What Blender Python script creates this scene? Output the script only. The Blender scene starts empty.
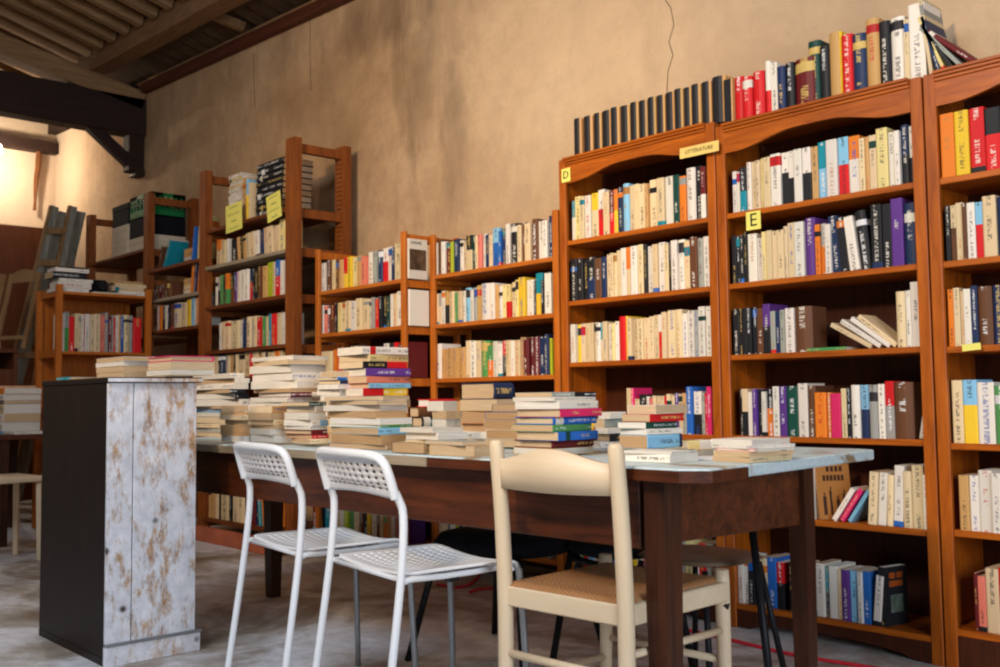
import bpy, math, random, re
from mathutils import Vector, Matrix
random.seed(7)
S = bpy.context.scene
C = S.collection
R = math.radians

# ---------------------------------------------------------------- camera
F, YAW, PIT, ROLL, H = 1000.0, .7419255, .0644098, -.0117633, 1.0
fw = Vector((-math.cos(YAW)*math.cos(PIT), math.sin(YAW)*math.cos(PIT), math.sin(PIT)))
rt0 = fw.cross(Vector((0, 0, 1))).normalized(); up0 = rt0.cross(fw)
rt = rt0*math.cos(ROLL)+up0*math.sin(ROLL); up = up0*math.cos(ROLL)-rt0*math.sin(ROLL)
CAM = Vector((0, 0, H))
cd = bpy.data.cameras.new('camera'); cam = bpy.data.objects.new('camera', cd); C.objects.link(cam)
cd.sensor_width = 36; cd.lens = 36*F/1000; cd.clip_end = 60
cam.matrix_world = Matrix.Translation(CAM) @ Matrix((rt, up, -fw)).transposed().to_4x4()
S.camera = cam
cd.dof.use_dof = True; cd.dof.focus_distance = 3.4; cd.dof.aperture_fstop = 7.0

def ray(px, py): return fw*F+rt*(px-500)-up*(py-333.5)
def PY(px, py, Y): d = ray(px, py); return CAM+d*(Y/d.y)      # where the line of sight meets the plane y = Y
def PX(px, py, X): d = ray(px, py); return CAM+d*(X/d.x)
def PZ(px, py, Z): d = ray(px, py); return CAM+d*((Z-H)/d.z)

# ---------------------------------------------------------------- materials
def nt(name):
    m = bpy.data.materials.new(name); m.use_nodes = True
    n = m.node_tree.nodes; l = m.node_tree.links
    return m, n, l, n['Principled BSDF']
def ramp(n, l, src, stops):
    r = n.new('ShaderNodeValToRGB'); e = r.color_ramp.elements
    e[0].position, e[0].color = stops[0][0], (*stops[0][1], 1)
    e[1].position, e[1].color = stops[-1][0], (*stops[-1][1], 1)
    for p, c in stops[1:-1]:
        x = e.new(p); x.color = (*c, 1)
    l.new(src, r.inputs[0]); return r.outputs[0]
def coords(n, l, scale=(1, 1, 1), kind='Object'):
    t = n.new('ShaderNodeTexCoord'); mp = n.new('ShaderNodeMapping'); mp.inputs['Scale'].default_value = scale
    l.new(t.outputs[kind], mp.inputs[0]); return mp.outputs[0]
def noise(n, l, vec, scale, detail=4, rough=.6, dist=0):
    x = n.new('ShaderNodeTexNoise'); x.inputs['Scale'].default_value = scale; x.inputs['Detail'].default_value = detail
    x.inputs['Roughness'].default_value = rough; x.inputs['Distortion'].default_value = dist
    l.new(vec, x.inputs['Vector']); return x.outputs['Fac']
def bump(n, l, src, b, st, d=.01):
    x = n.new('ShaderNodeBump'); x.inputs['Strength'].default_value = st; x.inputs['Distance'].default_value = d
    l.new(src, x.inputs['Height']); l.new(x.outputs[0], b.inputs['Normal'])
def mix(n, l, fac, a, b, mode='MIX'):
    x = n.new('ShaderNodeMix'); x.data_type = 'RGBA'; x.blend_type = mode
    for i, v in ((0, fac), (6, a), (7, b)):
        if isinstance(v, (int, float)): x.inputs[i].default_value = v
        elif isinstance(v, tuple): x.inputs[i].default_value = (*v, 1)
        else: l.new(v, x.inputs[i])
    return x.outputs[2]
def math_(n, l, op, a, b=0.0, c=None):
    x = n.new('ShaderNodeMath'); x.operation = op
    for i, v in enumerate((a, b) if c is None else (a, b, c)):
        if isinstance(v, (int, float)): x.inputs[i].default_value = v
        else: l.new(v, x.inputs[i])
    return x.outputs[0]

def wood(name, dark, light, axis='z', rough=.45, grain=1.0, bumpst=.25):
    m, n, l, b = nt(name)
    sc = {'z': (14, 14, 1.3), 'x': (1.3, 14, 14), 'y': (14, 1.3, 14)}[axis]
    v = coords(n, l, sc)
    a = noise(n, l, v, 2.2*grain, 6, .65, .8)
    v2 = coords(n, l, (1, 1, 1)); k = noise(n, l, v2, 2.5, 3)
    c = ramp(n, l, a, [(.3, dark), (.7, light)])
    c2 = mix(n, l, math_(n, l, 'MULTIPLY', k, .55), c, tuple(x*.55 for x in dark))
    l.new(c2, b.inputs['Base Color']); b.inputs['Roughness'].default_value = rough; b.inputs['Specular IOR Level'].default_value = .3
    bump(n, l, a, b, bumpst, .003); return m
def plain(name, col, rough=.5, metal=0, var=.15, sc=12):
    m, n, l, b = nt(name)
    a = noise(n, l, coords(n, l), sc, 4)
    l.new(ramp(n, l, a, [(.3, tuple(c*(1-var) for c in col)), (.7, tuple(min(1, c*(1+var)) for c in col))]), b.inputs['Base Color'])
    b.inputs['Roughness'].default_value = rough; b.inputs['Metallic'].default_value = metal; b.inputs['Specular IOR Level'].default_value = .3 if sum(col) > .3 else .15
    return m
M = {}
M['case'] = wood('orange_brown_wood', (.27, .055, .004), (.64, .16, .010), 'z', .38)
M['case_x'] = wood('orange_brown_wood_shelf', (.27, .055, .004), (.64, .16, .010), 'x', .38)
M['back'] = wood('dark_back_board', (.035, .007, .002), (.09, .018, .004), 'z', .55)  # shade inside the shelves is put into the board's colour
M['pine'] = wood('pine_case_wood', (.40, .095, .008), (.72, .21, .020), 'z', .45)
M['pine_x'] = wood('pine_case_shelf', (.40, .095, .008), (.72, .21, .020), 'x', .45)
M['rack'] = wood('old_rack_wood', (.15, .036, .006), (.40, .11, .016), 'z', .6)
M['rack_x'] = wood('old_rack_shelf', (.10, .022, .004), (.26, .065, .010), 'x', .6)
M['greyboard'] = wood('weathered_board', (.25, .19, .12), (.45, .37, .26), 'x', .7)
M['table'] = wood('dark_table_wood', (.030, .007, .002), (.15, .036, .009), 'x', .42)
M['table_leg'] = wood('dark_table_leg', (.018, .006, .003), (.085, .024, .009), 'z', .4)
M['beech'] = wood('pale_beech', (.70, .54, .35), (.80, .65, .45), 'z', .4, .6, .05)
M['beech_x'] = wood('pale_beech_rail', (.70, .54, .35), (.80, .65, .45), 'x', .4, .6, .05)
M['cabinet_dark'] = wood('black_stained_board', (.006, .003, .0025), (.022, .011, .007), 'z', .5)
M['ladder'] = wood('grey_ladder_wood', (.20, .20, .16), (.44, .43, .34), 'z', .8)
M['ladder_edge'] = wood('ladder_edge_wood', (.25, .13, .05), (.45, .27, .12), 'z', .8)
M['panel'] = wood('red_brown_panel', (.10, .028, .008), (.20, .055, .014), 'z', .6, .5)
M['beam'] = wood('black_oak_beam', (.016, .007, .005), (.05, .02, .011), 'y', .7)
M['rafter'] = wood('pale_rafter', (.20, .105, .045), (.40, .24, .11), 'y', .85)
M['purlin'] = wood('brown_purlin', (.17, .085, .035), (.34, .185, .085), 'x', .8)
M['board'] = wood('roof_board', (.07, .038, .018), (.17, .095, .045), 'y', .85)
M['wallplate'] = wood('red_wallplate', (.07, .018, .008), (.16, .04, .014), 'x', .7)
M['white_metal'] = plain('white_painted_metal', (.80, .80, .80), .3, 0, .02)
M['white_plastic'] = plain('white_perforated_panel', (.80, .79, .78), .35, 0, .02)
M['grey_metal'] = plain('grey_metal', (.28, .29, .30), .35, .6, .1)
M['black_metal'] = plain('black_metal', (.012, .012, .014), .4, 0, .2)
M['black_cushion'] = plain('black_cushion', (.008, .008, .012), .8, 0, .2)
M['brown_seat'] = plain('brown_seat', (.16, .10, .06), .5, 0, .3)
M['sticky'] = plain('yellow_note_paper', (.78, .72, .16), .7, 0, .05)
M['sign'] = plain('yellow_card', (.75, .55, .16), .6, 0, .08)
M['ink'] = plain('black_ink', (.02, .018, .015), .6, 0, .02)
M['pen'] = plain('green_grey_pen', (.22, .26, .08), .6, 0, .02)
M['red_ink'] = plain('red_ink', (.6, .03, .02), .6, 0, .02)
M['red_cord'] = plain('red_cable', (.75, .03, .05), .45, 0, .05)
M['green_crate'] = plain('green_plastic', (.012, .16, .045), .4, 0, .1)
M['black_box'] = plain('black_card', (.006, .006, .009), .8, 0, .2)
M['white_box'] = plain('white_card_box', (.62, .52, .38), .7, 0, .08, 5)
M['red_board'] = plain('red_oxide_board', (.36, .10, .05), .8, 0, .25, 6)
M['rope'] = plain('rusty_rope', (.16, .06, .02), .9, 0, .3)
M['iron'] = plain('rusty_iron', (.05, .03, .022), .6, .5, .3)

# rush seat
m, n, l, b = nt('woven_rush'); v = coords(n, l, (1, 1, 1))
w = n.new('ShaderNodeTexWave'); w.wave_type = 'BANDS'; w.bands_direction = 'DIAGONAL'; w.inputs['Scale'].default_value = 60; w.inputs['Distortion'].default_value = 3.5
w.inputs['Detail'].default_value = 2; l.new(v, w.inputs['Vector'])
l.new(ramp(n, l, w.outputs['Fac'], [(.0, (.27, .11, .035)), (.6, (.45, .20, .07)), (1, (.58, .30, .12))]), b.inputs['Base Color'])
b.inputs['Roughness'].default_value = .6; bump(n, l, w.outputs['Fac'], b, .7, .004); M['rush'] = m

# table top: pale blue worn paint over dark wood
m, n, l, b = nt('worn_blue_table_paint'); v = coords(n, l, (1, 1, 1))
a = noise(n, l, v, 3.2, 8, .7, .5); g = noise(n, l, coords(n, l, (2, 14, 14)), 6, 5)
paint = ramp(n, l, g, [(.3, (.42, .55, .58)), (.7, (.62, .72, .74))])
woodc = ramp(n, l, g, [(.3, (.16, .09, .045)), (.7, (.42, .32, .2))])
l.new(mix(n, l, ramp(n, l, a, [(.36, (1, 1, 1)), (.42, (0, 0, 0))]), paint, woodc), b.inputs['Base Color'])
b.inputs['Roughness'].default_value = .4; bump(n, l, g, b, .2, .003); M['tabletop'] = m

# peeling white paint of the tall cabinet's side
m, n, l, b = nt('peeling_white_paint')
v = coords(n, l, (9, 9, 3.4)); a = noise(n, l, v, 2.6, 12, .78, .25)
v2 = coords(n, l, (1, 1, 1)); s2 = noise(n, l, v2, 16, 6, .7); a3 = noise(n, l, coords(n, l, (1, 1, .6)), 2.0, 4)
paint = ramp(n, l, s2, [(.3, (.55, .55, .58)), (.7, (.84, .83, .86))])
bare = ramp(n, l, s2, [(.3, (.22, .10, .035)), (.7, (.60, .36, .17))])
fac = math_(n, l, 'ADD', math_(n, l, 'MULTIPLY', a, .75), math_(n, l, 'MULTIPLY', a3, .25))
c = mix(n, l, ramp(n, l, fac, [(.40, (0, 0, 0)), (.49, (1, 1, 1))]), bare, paint)
vo = n.new('ShaderNodeTexVoronoi'); vo.inputs['Scale'].default_value = 6.5; vo.inputs['Randomness'].default_value = 1; l.new(v2, vo.inputs['Vector'])
c = mix(n, l, ramp(n, l, vo.outputs['Distance'], [(.07, (1, 1, 1)), (.13, (0, 0, 0))]), c, (.05, .03, .025))
l.new(c, b.inputs['Base Color']); b.inputs['Roughness'].default_value = .6; bump(n, l, fac, b, .4, .004); M['peel'] = m

# plaster wall
m, n, l, b = nt('old_tan_plaster'); v = coords(n, l, (1, 1, 1), 'Generated'); g = n.new('ShaderNodeNewGeometry')
mp = n.new('ShaderNodeMapping'); l.new(g.outputs['Position'], mp.inputs[0]); P = mp.outputs[0]
mp2 = n.new('ShaderNodeMapping'); mp2.inputs['Scale'].default_value = (1, 1, .35); l.new(g.outputs['Position'], mp2.inputs[0])
a = noise(n, l, P, .9, 8, .62, .4); fine = noise(n, l, P, 9, 8, .7); streak = noise(n, l, mp2.outputs[0], 3.2, 6, .6, .6)
c = ramp(n, l, a, [(.30, (.34, .19, .085)), (.5, (.51, .315, .16)), (.72, (.63, .42, .235))])
c = mix(n, l, math_(n, l, 'MULTIPLY', ramp(n, l, fine, [(.38, (1, 1, 1)), (.58, (0, 0, 0))]), .36), c, (.32, .20, .11))
c = mix(n, l, math_(n, l, 'MULTIPLY', ramp(n, l, streak, [(.33, (1, 1, 1)), (.50, (0, 0, 0))]), .35), c, (.27, .15, .075))
sx = n.new('ShaderNodeSeparateXYZ'); l.new(g.outputs['Position'], sx.inputs[0])
def stain(cx, cz, rx, rz, strength):
    global c
    dx = math_(n, l, 'DIVIDE', math_(n, l, 'SUBTRACT', sx.outputs[0], cx), rx); dz = math_(n, l, 'DIVIDE', math_(n, l, 'SUBTRACT', sx.outputs[2], cz), rz)
    d = math_(n, l, 'ADD', math_(n, l, 'MULTIPLY', dx, dx), math_(n, l, 'MULTIPLY', dz, dz))
    d = math_(n, l, 'ADD', d, math_(n, l, 'MULTIPLY', math_(n, l, 'SUBTRACT', streak, .5), 3.2))
    f_ = math_(n, l, 'MULTIPLY', ramp(n, l, d, [(.0, (1, 1, 1)), (1.0, (0, 0, 0))]), strength)
    c = mix(n, l, f_, c, (.13, .075, .04))
s1 = PY(425, 70, 4.05); stain(s1.x, s1.z, .40, .72, .5)
s1 = PY(385, 15, 4.05); stain(s1.x, s1.z, .8, .25, .5)
s1 = PY(455, 150, 4.05); stain(s1.x, s1.z, .16, .45, .35)
# greyer and paler towards the right part of the wall
rr = ramp(n, l, math_(n, l, 'ADD', math_(n, l, 'MULTIPLY', sx.outputs[0], .4), math_(n, l, 'ADD', 2.4, math_(n, l, 'MULTIPLY', a, .3))), [(.4, (0, 0, 0)), (1.0, (1, 1, 1))])
c = mix(n, l, math_(n, l, 'MULTIPLY', rr, .45), c, (.60, .475, .33))
# plaster paler towards the end wall
ew = ramp(n, l, math_(n, l, 'ADD', math_(n, l, 'MULTIPLY', sx.outputs[0], -.6), -6.35), [(.0, (0, 0, 0)), (.9, (1, 1, 1))])
c = mix(n, l, math_(n, l, 'MULTIPLY', ew, .55), c, (.72, .60, .46))
l.new(c, b.inputs['Base Color']); b.inputs['Roughness'].default_value = .9
bump(n, l, math_(n, l, 'ADD', fine, math_(n, l, 'MULTIPLY', a, 2)), b, .55, .02); M['plaster'] = m

# concrete floor
m, n, l, b = nt('worn_concrete'); v = coords(n, l, (1, 1, 1))
a = noise(n, l, v, 1.3, 8, .62, .6); f2 = noise(n, l, v, 14, 6, .7)
c = ramp(n, l, a, [(.34, (.22, .155, .10)), (.44, (.40, .35, .30)), (.54, (.78, .78, .80))])  # bluish daylight and brown shadow put into the colour as patches, with brown dirt
c = mix(n, l, math_(n, l, 'MULTIPLY', ramp(n, l, f2, [(.4, (1, 1, 1)), (.6, (0, 0, 0))]), .25), c, (.10, .07, .05))
l.new(c, b.inputs['Base Color']); l.new(ramp(n, l, a, [(.3, (.6, .6, .6)), (.7, (.38, .38, .38))]), b.inputs['Roughness']); bump(n, l, f2, b, .25, .004); M['floor'] = m

# book cover: colours come with the mesh, lettering is printed along the spine
m, n, l, b = nt('printed_book_cover')
at = n.new('ShaderNodeAttribute'); at.attribute_name = 'Col'
ik = n.new('ShaderNodeAttribute'); ik.attribute_name = 'Ink'
u = n.new('ShaderNodeUVMap'); u.uv_map = 'UVMap'; s = n.new('ShaderNodeSeparateXYZ'); l.new(u.outputs[0], s.inputs[0])
cm = n.new('ShaderNodeCombineXYZ'); l.new(math_(n, l, 'MULTIPLY', s.outputs[0], 1.2), cm.inputs[0]); l.new(math_(n, l, 'MULTIPLY', s.outputs[1], 75), cm.inputs[1])
l.new(math_(n, l, 'MULTIPLY', ik.outputs['Alpha'], 97), cm.inputs[2])
t = noise(n, l, cm.outputs[0], 2.2, 2, .5)
inside = math_(n, l, 'LESS_THAN', math_(n, l, 'ABSOLUTE', math_(n, l, 'SUBTRACT', s.outputs[0], .5)), .17)
cm2 = n.new('ShaderNodeCombineXYZ'); l.new(math_(n, l, 'MULTIPLY', s.outputs[1], 4.5), cm2.inputs[1]); l.new(math_(n, l, 'MULTIPLY', ik.outputs['Alpha'], 41), cm2.inputs[2])
blk = math_(n, l, 'GREATER_THAN', noise(n, l, cm2.outputs[0], 2.2, 0, .5), .47)
on = math_(n, l, 'MULTIPLY', math_(n, l, 'MULTIPLY', inside, blk), math_(n, l, 'GREATER_THAN', t, .5))
l.new(mix(n, l, math_(n, l, 'MULTIPLY', on, .62), at.outputs['Color'], ik.outputs['Color']), b.inputs['Base Color'])
b.inputs['Roughness'].default_value = .5; b.inputs['Specular IOR Level'].default_value = .22; M['cover'] = m
# page edges
m, n, l, b = nt('page_edges'); v = coords(n, l, (60, 1, 1))
at = n.new('ShaderNodeAttribute'); at.attribute_name = 'Col'
a = noise(n, l, v, 9, 4, .7); k = ramp(n, l, a, [(.25, (.62, .58, .52)), (.75, (1, 1, 1))])
l.new(mix(n, l, 1.0, at.outputs['Color'], k, 'MULTIPLY'), b.inputs['Base Color']); b.inputs['Roughness'].default_value = .85; M['pages'] = m
# bulb
m, n, l, b = nt('glowing_bulb'); b.inputs['Emission Color'].default_value = (1, .86, .66, 1); b.inputs['Emission Strength'].default_value = 120; M['bulb'] = m

# ---------------------------------------------------------------- mesh helpers
class MB:
    def __init__(s): s.v = []; s.f = []
    def quadbox(s, pts):
        k = len(s.v); s.v += [tuple(p) for p in pts]
        s.f += [tuple(k+i for i in q) for q in ((0, 3, 2, 1), (4, 5, 6, 7), (0, 1, 5, 4), (1, 2, 6, 5), (2, 3, 7, 6), (3, 0, 4, 7))]
        return s
    def box(s, x0, x1, y0, y1, z0, z1):
        return s.quadbox([(x0, y0, z0), (x1, y0, z0), (x1, y1, z0), (x0, y1, z0), (x0, y0, z1), (x1, y0, z1), (x1, y1, z1), (x0, y1, z1)])
    def bar(s, a, b, w, h, upv=(0, 0, 1)):
        a, b = Vector(a), Vector(b); d = (b-a).normalized(); u = Vector(upv); r_ = d.cross(u)
        if r_.length < 1e-4: r_ = d.cross(Vector((1, 0, 0)))
        r_.normalize(); u = r_.cross(d)
        o = [r_*(i*w/2)+u*(j*h/2) for i, j in ((-1, -1), (1, -1), (1, 1), (-1, 1))]
        return s.quadbox([a+x for x in o]+[b+x for x in o])
    def prism(s, poly, axis, a0, a1):
        k = len(s.v); n_ = len(poly)
        for a in (a0, a1):
            for p, q in poly:
                s.v.append({'y': (p, a, q), 'x': (a, p, q), 'z': (p, q, a)}[axis])
        s.f.append(tuple(k+i for i in range(n_))); s.f.append(tuple(k+n_+i for i in reversed(range(n_))))
        for i in range(n_):
            j = (i+1) % n_; s.f.append((k+j, k+i, k+n_+i, k+n_+j))
        return s
    def tube(s, pts, r, n_=10, sm=0):
        pts = [Vector(p) for p in pts]
        for _ in range(sm):
            q = [pts[0]]
            for a, b in zip(pts, pts[1:]): q += [a*.75+b*.25, a*.25+b*.75]
            q.append(pts[-1]); pts = q
        rs = r if isinstance(r, (list, tuple)) else None
        k = len(s.v); ref = None
        for i, p in enumerate(pts):
            d = (pts[min(i+1, len(pts)-1)]-pts[max(i-1, 0)]).normalized()
            if ref is None:
                ref = d.cross(Vector((0, 0, 1)))
                if ref.length < .1: ref = d.cross(Vector((1, 0, 0)))
            ref = (ref-d*ref.dot(d)).normalized(); w_ = d.cross(ref)
            if rs:
                t_ = i/(len(pts)-1)*(len(rs)-1); a_ = min(int(t_), len(rs)-2); rad = rs[a_]+(rs[a_+1]-rs[a_])*(t_-a_)
            else: rad = r
            for j in range(n_):
                an = 2*math.pi*j/n_; s.v.append(tuple(p+ref*(rad*math.cos(an))+w_*(rad*math.sin(an))))
        for i in range(len(pts)-1):
            for j in range(n_):
                a = k+i*n_+j; b = k+i*n_+(j+1) % n_; s.f.append((a, b, b+n_, a+n_))
        s.f.append(tuple(k+j for j in reversed(range(n_)))); e = k+(len(pts)-1)*n_
        s.f.append(tuple(e+j for j in range(n_)))
        return s
    def build(s, name, mat, parent=None, bev=0, smooth=False, mods=None):
        me = bpy.data.meshes.new(name); me.from_pydata(s.v, [], s.f)
        import bmesh
        bm_ = bmesh.new(); bm_.from_mesh(me); bmesh.ops.recalc_face_normals(bm_, faces=bm_.faces)
        if bev: bmesh.ops.bevel(bm_, geom=list(bm_.edges), offset=bev, segments=1, affect='EDGES')
        if smooth:
            for f_ in bm_.faces: f_.smooth = len(f_.verts) == 4
        bm_.to_mesh(me); bm_.free(); me.materials.append(mat)
        o = bpy.data.objects.new(name, me); C.objects.link(o)
        if parent is not None: o.parent = parent
        return o
def tag(o, label=None, cat=None, group=None, kind=None):
    if label: o['label'] = label
    if cat: o['category'] = cat
    if group: o['group'] = group
    if kind: o['kind'] = kind
    return o
def empty(name, loc, rz, label, cat, group=None):
    o = bpy.data.objects.new(name, None); C.objects.link(o); o.location = loc; o.rotation_euler.z = rz
    o.empty_display_size = .1
    return tag(o, label, cat, group)
def text(body, size, mat, parent, mw, name='lettering'):
    cu = bpy.data.curves.new(name, 'FONT'); cu.body = body; cu.size = size; cu.extrude = .0004; cu.align_x = 'CENTER'; cu.align_y = 'CENTER'
    cu.materials.append(mat); cu.resolution_u = 2
    o = bpy.data.objects.new(name, cu); C.objects.link(o)
    if parent is not None: o.parent = parent
    bpy.context.view_layer.update()
    me = bpy.data.meshes.new_from_object(o.evaluated_get(bpy.context.evaluated_depsgraph_get())); bpy.data.objects.remove(o, do_unlink=True)
    o = bpy.data.objects.new(name, me); C.objects.link(o)
    if parent is not None: o.parent = parent
    o.matrix_basis = mw; return o
FRONT = Matrix.Rotation(R(90), 4, 'X')      # text standing up, read from -Y
SIDE = Matrix.Rotation(R(90), 4, 'Z') @ FRONT  # read from +X

# ---------------------------------------------------------------- books
PAL = dict(z=(.33, .14, .035), w=(.74, .68, .59), c=(.70, .54, .32), t=(.56, .32, .12), y=(.80, .52, .03), u=(.76, .62, .26), k=(.014, .014, .017), n=(.015, .03, .09),
           b=(.02, .13, .45), l=(.22, .47, .66), r=(.62, .012, .015), m=(.13, .012, .014), o=(.74, .20, .02), g=(.08, .28, .08), d=(.008, .055, .045),
           p=(.10, .035, .22), q=(.68, .025, .14), s=(.72, .20, .14), a=(.01, .25, .32), e=(.34, .34, .30), h=(.13, .05, .022), i=(.42, .50, .02))
CN = dict(z='brown', w='white', c='cream', t='tan', y='yellow', u='pale yellow', k='black', n='navy', b='blue', l='light blue', r='red', m='maroon', o='orange',
          g='green', d='dark green', p='purple', q='pink', s='salmon', a='teal', e='grey', h='brown', i='lime')
def book_geo(t, d, h, cols, hard, seed):
    """Cover and pages of one book standing on z=0, spine towards -Y, thickness along X from 0 to t."""
    rg = random.Random(seed)
    mode = None; a = cols[0]; b2 = cols[-1]
    if '/' in cols: mode = '/'
    elif '|' in cols: mode = '|'
    j = rg.uniform(-.12, .1)
    def cl(k): return tuple(min(1, max(0, x*(1+j)+rg.uniform(-.012, .012)*(x > .05))) for x in PAL[k])
    A = cl(a); B = cl(b2) if mode else A
    lum = sum(A)/3
    ink = (.03, .025, .03) if lum > .3 else rg.choice([(.8, .75, .65), (.7, .5, .15), (.85, .85, .85)])
    if lum > .3 and rg.random() < .25: ink = rg.choice([(.5, .02, .02), (.03, .08, .35), (.45, .2, .05)])
    if mode == '|': ink = A
    ct = .0028 if hard else .0009
    pin = .004 if hard else 0.0
    z = [0, h]
    lv = [A]
    if mode == '/':
        sp = rg.uniform(.45, .62)*h; z = [0, sp, h]; lv = [B, A]
    elif not mode and rg.random() < (.4 if hard else .10) and h > .1:      # a printed band across the spine
        q = rg.uniform(.68, .82)*h; w_ = rg.uniform(.02, .05)
        z = [0, q, min(q+w_, h*.96), h]; bc = ink if hard else PAL[rg.choice('rbkdoae')]
        lv = [A, tuple(x*.8 for x in bc), A]
    elif not mode and not hard and rg.random() < .10:
        z = [0, .09*h, h]; lv = [PAL[rg.choice('rbkna')], A]
    cv = .22*t if hard else .06*t
    out = [(0, d), (0, cv)]
    if hard: out += [(t*.15, cv*.35), (t*.38, 0), (t*.62, 0), (t*.85, cv*.35)]
    else: out += [(t*.12, 0), (t*.88, 0)]
    out += [(t, cv), (t, d)]
    inn = [(t-ct, d), (t-ct, cv+ct), (t*.5, ct*1.5+cv*.5), (ct, cv+ct), (ct, d)]
    prof = out+inn; n_ = len(prof); no = len(out)
    V = []; Fc = []; col = []; uv = []
    for zz in z:
        for p, q in prof: V.append((p, q, zz))
    for L in range(len(z)-1):
        for i in range(n_):
            k = (i+1) % n_
            Fc.append((L*n_+i, L*n_+k, (L+1)*n_+k, (L+1)*n_+i))
            spine = 1 <= i <= no-3
            cc = lv[L]
            if mode == '|' and i >= no-3: cc = B
            if mode == '|' and not spine: cc = B if i < no else A
            col.append(cc)
            if spine:
                u0, u1 = prof[i][0]/t, prof[k][0]/t
                uv.append([(u0, z[L]), (u1, z[L]), (u1, z[L+1]), (u0, z[L+1])])
            else: uv.append([(9, 0)]*4)
    Fc.append(tuple(reversed(range(n_)))); Fc.append(tuple((len(z)-1)*n_+i for i in range(n_)))
    for c_ in (lv[0], lv[-1]): col.append(c_); uv.append([(9, 0)]*n_)
    # pages
    x0, x1, y0, y1, z0, z1 = ct, t-ct, cv+ct, d-pin-.0008, pin*.8+.0004, h-pin-.0004
    PV = [(x0, y0, z0), (x1, y0, z0), (x1, y1, z0), (x0, y1, z0), (x0, y0, z1), (x1, y0, z1), (x1, y1, z1), (x0, y1, z1)]
    PF = [(0, 3, 2, 1), (4, 5, 6, 7), (0, 1, 5, 4), (1, 2, 6, 5), (2, 3, 7, 6), (3, 0, 4, 7)]
    pj = rg.uniform(.0, 1.0)
    pc = (.70-.20*pj, .55-.25*pj, .36-.22*pj) if rg.random() < (.25 if cols[0] == 'w' else .82) else (.80-.10*pj, .77-.12*pj, .72-.16*pj)
    return (V, Fc, col, uv, ink, rg.random()), (PV, PF, pc)
def set_attrs(me, cols, inks, uvs):
    ca = me.color_attributes.new('Col', 'FLOAT_COLOR', 'CORNER'); flat = []; fi = []; fu = []
    for p in me.polygons:
        k = p.index
        for q in range(p.loop_total):
            flat += [*cols[k], 1.0]; fi += list(inks[k]); fu += list(uvs[k][q])
    ca.data.foreach_set('color', flat)
    ia = me.color_attributes.new('Ink', 'FLOAT_COLOR', 'CORNER'); ia.data.foreach_set('color', fi)
    ul = me.uv_layers.new(name='UVMap'); ul.data.foreach_set('uv', fu)
BOOKS = []   # dicts: t d h cols hard seed mat label group
def add_book(mat, t, d, h, cols, hard=False, label='', group=None, cat='book', name='book', txt=None):
    BOOKS.append(dict(mat=mat, t=max(t, .006), d=d, h=h, cols=cols, hard=hard, seed=random.randint(0, 10**6), label=label, group=group, cat=cat, name=name, txt=txt))
    return BOOKS[-1]
ORD = 'first second third fourth fifth sixth seventh eighth ninth tenth eleventh twelfth thirteenth fourteenth fifteenth sixteenth seventeenth eighteenth nineteenth twentieth'.split()
def ordn(i):
    if i < 20: return ORD[i]
    tens = ['twent', 'thirt', 'fort'][(i+1)//10-2]; u_ = (i+1) % 10
    return tens+'ieth' if u_ == 0 else tens+'y-'+ORD[u_-1]
def colname(cols): return CN[cols[0]] if len(cols) == 1 else CN[cols[0]]+' and '+CN[cols[-1]]
TOK = re.compile(r'^([a-z](?:[/|][a-z])?)(\d+)([+-]\d+)?(>-?\d+)?(\*?)$')
def row(Yf, z, x0, x1, spec, base, where, depth=.15, fac='Y', hardp=.15):
    """A row of upright books. Yf: shelf's front plane; x0, x1: the row's ends. fac 'X': the row runs along +Y and faces +X."""
    toks = [TOK.match(s_).groups() for s_ in spec.split()]
    tot = sum(int(k[1]) for k in toks); k_ = (x1-x0)/tot; x = x0; books = []
    real = [k for k in toks if k[0] != 'x']
    bi = 0
    for cols, w_, dh, lean, star in toks:
        w = int(w_)*k_
        if cols == 'x': x += w; continue
        h = base+(int(dh)*.01 if dh else 0)+random.uniform(-.003, .003)
        a = R(int(lean[1:])) if lean else 0
        hard = bool(star) or random.random() < hardp
        t = w*.965 if not a else max(.008, (w*.93)*math.cos(a))
        d = min(depth, h*.72)*random.uniform(.93, 1.03)
        dy = random.uniform(.004, .022)
        hgt = 'tall ' if (int(dh) if dh else 0) >= 3 else ('short ' if (int(dh) if dh else 0) <= -2 else '')
        ln = 'leaning ' if abs(a) > R(5) else ''
        kind = 'hardback' if hard else 'paperback'
        prev = CN[real[bi-1][0][0]] if bi else None; nx = CN[real[bi+1][0][0]] if bi+1 < len(real) else None
        lab = f"{hgt}{ln}{colname(cols)} {kind}, {ordn(bi)} from the left {where}"
        if len(lab.split()) > 16: lab = lab.replace(ln, '', 1) if ln else lab
        if len(lab.split()) > 16: lab = lab.replace(hgt, '', 1) if hgt else lab
        if len(lab.split()) > 16: lab = lab.replace(' and '+CN[cols[-1]], '', 1)
        if fac == 'Y':
            Lm = Matrix.Translation((x, Yf+dy, z))
            if a > 0: Lm = Matrix.Translation((x+t/math.cos(a)+0.0, Yf+dy, z)) @ Matrix.Rotation(a, 4, 'Y') @ Matrix.Translation((-t, 0, 0))
            elif a < 0: Lm = Matrix.Translation((x, Yf+dy, z)) @ Matrix.Rotation(a, 4, 'Y')
        else:
            Lm = Matrix.Translation((Yf-dy, x, z)) @ Matrix.Rotation(R(90), 4, 'Z')
        add_book(Lm, t, d, h, cols, hard, lab, 'books '+where)
        x += w; bi += 1
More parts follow.
